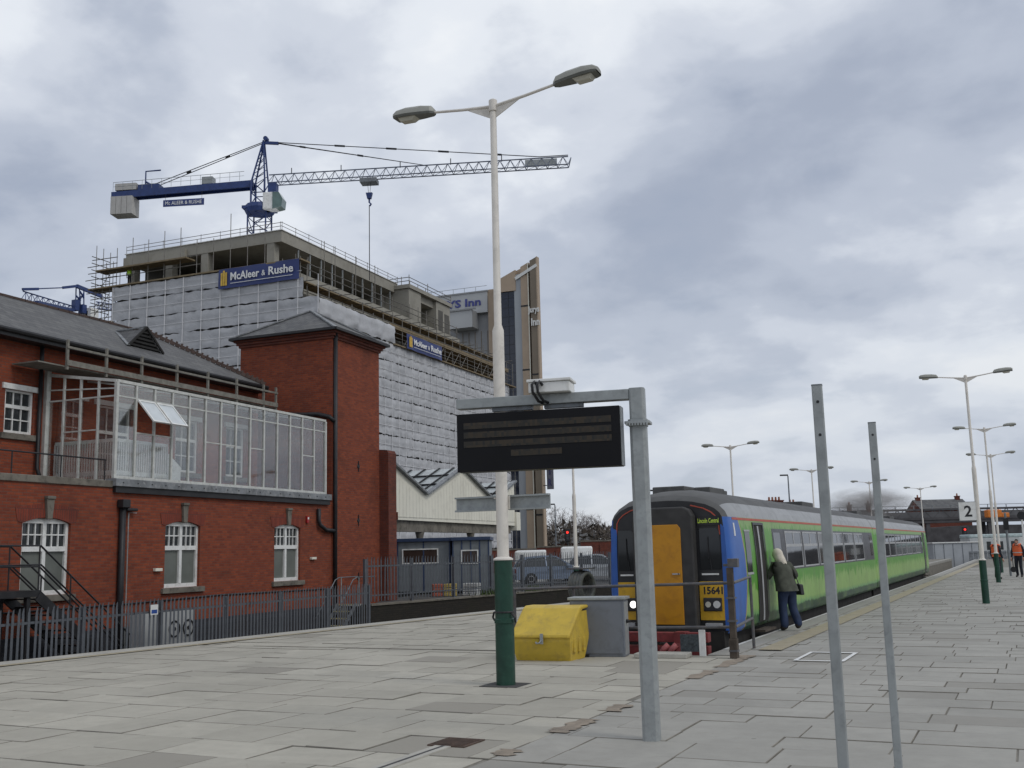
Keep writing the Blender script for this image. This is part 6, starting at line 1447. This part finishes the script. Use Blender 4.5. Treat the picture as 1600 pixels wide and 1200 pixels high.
m = MB(); m.box(11.2, 13.0, -.7, .7, 41.3, 41.75); m.build('trolley', GALVD, ck)
m = MB(); m.path([(11.9, .15, 41.3), (12.0, .1, 40.2)], .025, 3); m.path([(12.3, -.15, 41.3), (12.2, -.1, 40.2)], .025, 3); m.path([(12.1, 0, 38.9), (12.1, 0, 30.6)], .045, 4); m.build('hoist_rope', BLACKP, ck)
m = MB(); m.prism([(11.75, 40.25), (12.45, 40.25), (12.3, 39.6), (11.9, 39.6)], 1, -.2, .2); m.path([(12.1, 0, 39.6), (12.1, 0, 39.2), (12.3, 0, 39.0), (12.15, 0, 38.8)], .1, 6); m.build('hook_block', CBLUE, ck)
def PD(d, px_, py_):
    r_ = fw + rt*((px_-800)/1650) - upv*((py_-600)/1650); return Vector((0, 0, CAMH)) + r_*d
c2 = root('tower_crane', 'second blue crane partly hidden behind the slate station roof', 'crane', (0, 0, 0))
apx, mb_, tipL, jb0, rt1 = PD(205, 120, 447), PD(212, 121, 500), PD(190, 36, 455), PD(205, 112, 478), PD(232, 182, 486)
m = MB(); mast(m, mb_.x, mb_.y, -1, mb_.z, 1.6, 1.5, .12); m.build('mast', CBLUE, c2)
m = MB(); lattice(m, jb0-Vector((0, 0, 1.9)), tipL-Vector((0, 0, 1.9)), 1.9, 1.2, 9, .10); m.build('jib', CBLUE, c2)
m = MB(); jr0 = PD(215, 150, 482); lattice(m, jr0, rt1, 1.4, 1.2, 5, .09); m.build('rear_jib', CBLUE, c2)
m = MB(); tl = PD(190, 35, 452); m.path([tl, PD(202, 99, 449.5)], .11, 4); m.beam(tl, PD(193, 60, 451.5), .35, .45); m.beam(PD(202, 98, 449.5), apx, .35, .5); m.beam(apx, PD(212, 159, 463), .45, .7); m.path([PD(212, 159, 463), PD(222, 184, 473)], .1, 4); m.build('tie_bars', CBLUE, c2)
m = MB()
for a, b in (((119, 447), (118, 486)), ((124, 448), (126, 486)), ((131, 452), (131, 482)), ((119, 462), (126, 470)), ((126, 462), (119, 472)), ((125, 455), (131, 466)), ((131, 458), (125, 468))): m.path([PD(206, *a), PD(206, *b)], .16, 4)
m.build('apex_frame', CBLUE, c2)
q = PD(205, 118, 476); m = MB(); m.box(q.x-.55, q.x+.55, q.y-.5, q.y+.5, q.z-1.2, q.z+.9); q = PD(206, 129, 482); m.box(q.x-.6, q.x+.6, q.y-.5, q.y+.5, q.z-1.0, q.z+.7); m.build('machinery_house', CBLUE, c2)
m = MB(); m.beam(PD(190, 57, 472), PD(204, 114, 485), .8, .5); m.build('counter_deck', CBLUE, c2)
q = PD(207, 142, 492); m = MB(); m.box(q.x-1.0, q.x+1.0, q.y-1, q.y+1, q.z-1.6, q.z+1.2); wc = m.build('cab', WHITE, c2); m = MB(); m.box(q.x+.2-.5, q.x+.7-.5, q.y-1.03, q.y-1.001, q.z-.5, q.z+.6); m.build('window', GLASSD, wc)

# ------------------------------------------------------------------ hotel tower
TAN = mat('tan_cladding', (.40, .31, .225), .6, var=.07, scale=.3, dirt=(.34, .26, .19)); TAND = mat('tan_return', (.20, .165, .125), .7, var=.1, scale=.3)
GREYC = mat('grey_cladding', (.26, .265, .27), .6, var=.1, scale=.3); PALEC = mat('pale_cladding', (.42, .43, .435), .6, var=.06, scale=.3); CURT = glass('curtain_glass', (.018, .024, .042), .08)
jt = root('hotel_tower', 'tan and dark glass hotel tower with slanted fins behind the wrapped building', 'tower', (-75.6, 147.3, 0), BR)
part('sign_block', PALEC, [(-16, 0, 0, 10, 39.9, 43.25)], jt); part('parapet', GREYC, [(-16.1, .1, -.1, 10, 43.252, 43.5)], jt)
part('roof_rail', GALV, [(-16, 0, -.05, .0, 44.2, 44.26)] + [(-16+k*2, -15.94+k*2, -.05, 0, 43.5, 44.2) for k in range(8)], jt)
part('main_wall', GREYC, [(-16, 0, .8, 10, -1, 39.898)], jt)
part('bay_box', PALEC, [(-5.9, -1.9, -1.8, .79, 37.3, 40.1)], jt); part('bay_side', GREYC, [(-1.899, -1.85, -1.8, .79, 37.3, 40.1), (-6.3, -1.2, -2.0, -1.81, 40.102, 40.35)], jt)
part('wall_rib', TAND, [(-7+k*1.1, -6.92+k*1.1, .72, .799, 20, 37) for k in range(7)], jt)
part('corner_strip', TAN, [(.001, 2.0, .3, 3, -1, 43.6)], jt)
part('curtain_wall', CURT, [(2.001, 5.0, -.6, 3, -1, 42.6)], jt)
m = MB()
for k in range(28): m.box(1.99, 5.01, -.63, -.601, 1+k*1.5, 1.06+k*1.5)
m.box(3.9, 3.97, -.64, -.601, -1, 42.6); m.build('curtain_mullion', mat('curtain_bar', (.02, .022, .03), .5), jt)
part('side_cladding', mat('side_grey', (.33, .35, .37), .5, var=.06, scale=.3), [(5.001, 6.19, -.75, 3, -1, 45.2)], jt)
m = MB(); m.prism([(1.9, 42.61), (5.3, 42.61), (5.3, 45.95), (1.9, 44.5)], 1, -.9, 2); m.build('slanted_block', TAN, jt)
def fin(name, x0, x1, zt0, zt1, y0, y1, mt):
    m = MB(); m.prism([(x0, -1), (x1, -1), (x1, zt1), (x0, zt0)], 1, y0, y1); return m.build(name, mt, jt)
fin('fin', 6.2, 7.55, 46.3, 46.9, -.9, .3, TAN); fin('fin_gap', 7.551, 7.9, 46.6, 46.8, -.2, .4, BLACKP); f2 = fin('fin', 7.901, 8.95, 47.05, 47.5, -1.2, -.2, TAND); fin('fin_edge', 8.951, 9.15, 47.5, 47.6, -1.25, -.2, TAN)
fin('upper_link', 5.301, 6.199, 45.95, 46.3, -.3, 2, TAN); fin('fin_edge', 7.40, 7.552, 46.7, 46.85, -1.0, -.901, CREAM)
for z in (39.8, 29.6, 19, 8): part('fin_band', BLACKP, [(6.15, 7.6, -.93, -.901, z, z+.25)], jt); part('fin_band', BLACKP, [(7.88, 8.97, -1.23, -1.201, z-.9, z-.65)], jt)
m = MB(); m.beam((5.3, -.93, 44.5), (9.1, -1.28, 46.2), .06, .5); m.build('white_trim', WHITE, jt)
text('lettering', 'JURYS Inn', mat('sign_blue', (.05, .06, .22), .5), jt, (-11.0, -.06, 40.7), (1, 0, 0), (0, 0, 1), 9.9, 1.7, .05, .03)
text('lettering', 'Jurys', WHITE, jt, (7.5, -1.35, 38.3), (1, 0, 0), (0, 0, 1), 1.9, 1.3, .08, .03); text('lettering', 'Inn', WHITE, jt, (8.0, -1.35, 36.5), (1, 0, 0), (0, 0, 1), 1.4, 1.2, .08, .03)
hsn = root('hanging_sign', 'narrow vertical grey sign with purple letters beside the tan fins', 'sign', jt.location, BR)
m = MB(); m.box(9.75, 10.8, -1.2, -1.0, 11.0, 16.5); m.build('board', mat('sign_grey', (.14, .14, .17), .5), hsn); m = MB(); m.beam((9.1, -1.1, 15.8), (9.76, -1.1, 15.8), .12); m.beam((9.1, -1.1, 11.6), (9.76, -1.1, 11.6), .12); m.build('bracket', BLACKP, hsn)
PURP = mat('sign_purple', (.05, .05, .13), .5); text('lettering', 'I', PURP, hsn, (10.18, -1.21, 13.2), (1, 0, 0), (0, 0, 1), .2, 1.0, .02); text('lettering', 'R', PURP, hsn, (10.0, -1.21, 11.5), (1, 0, 0), (0, 0, 1), .55, 1.1, .02, .03)
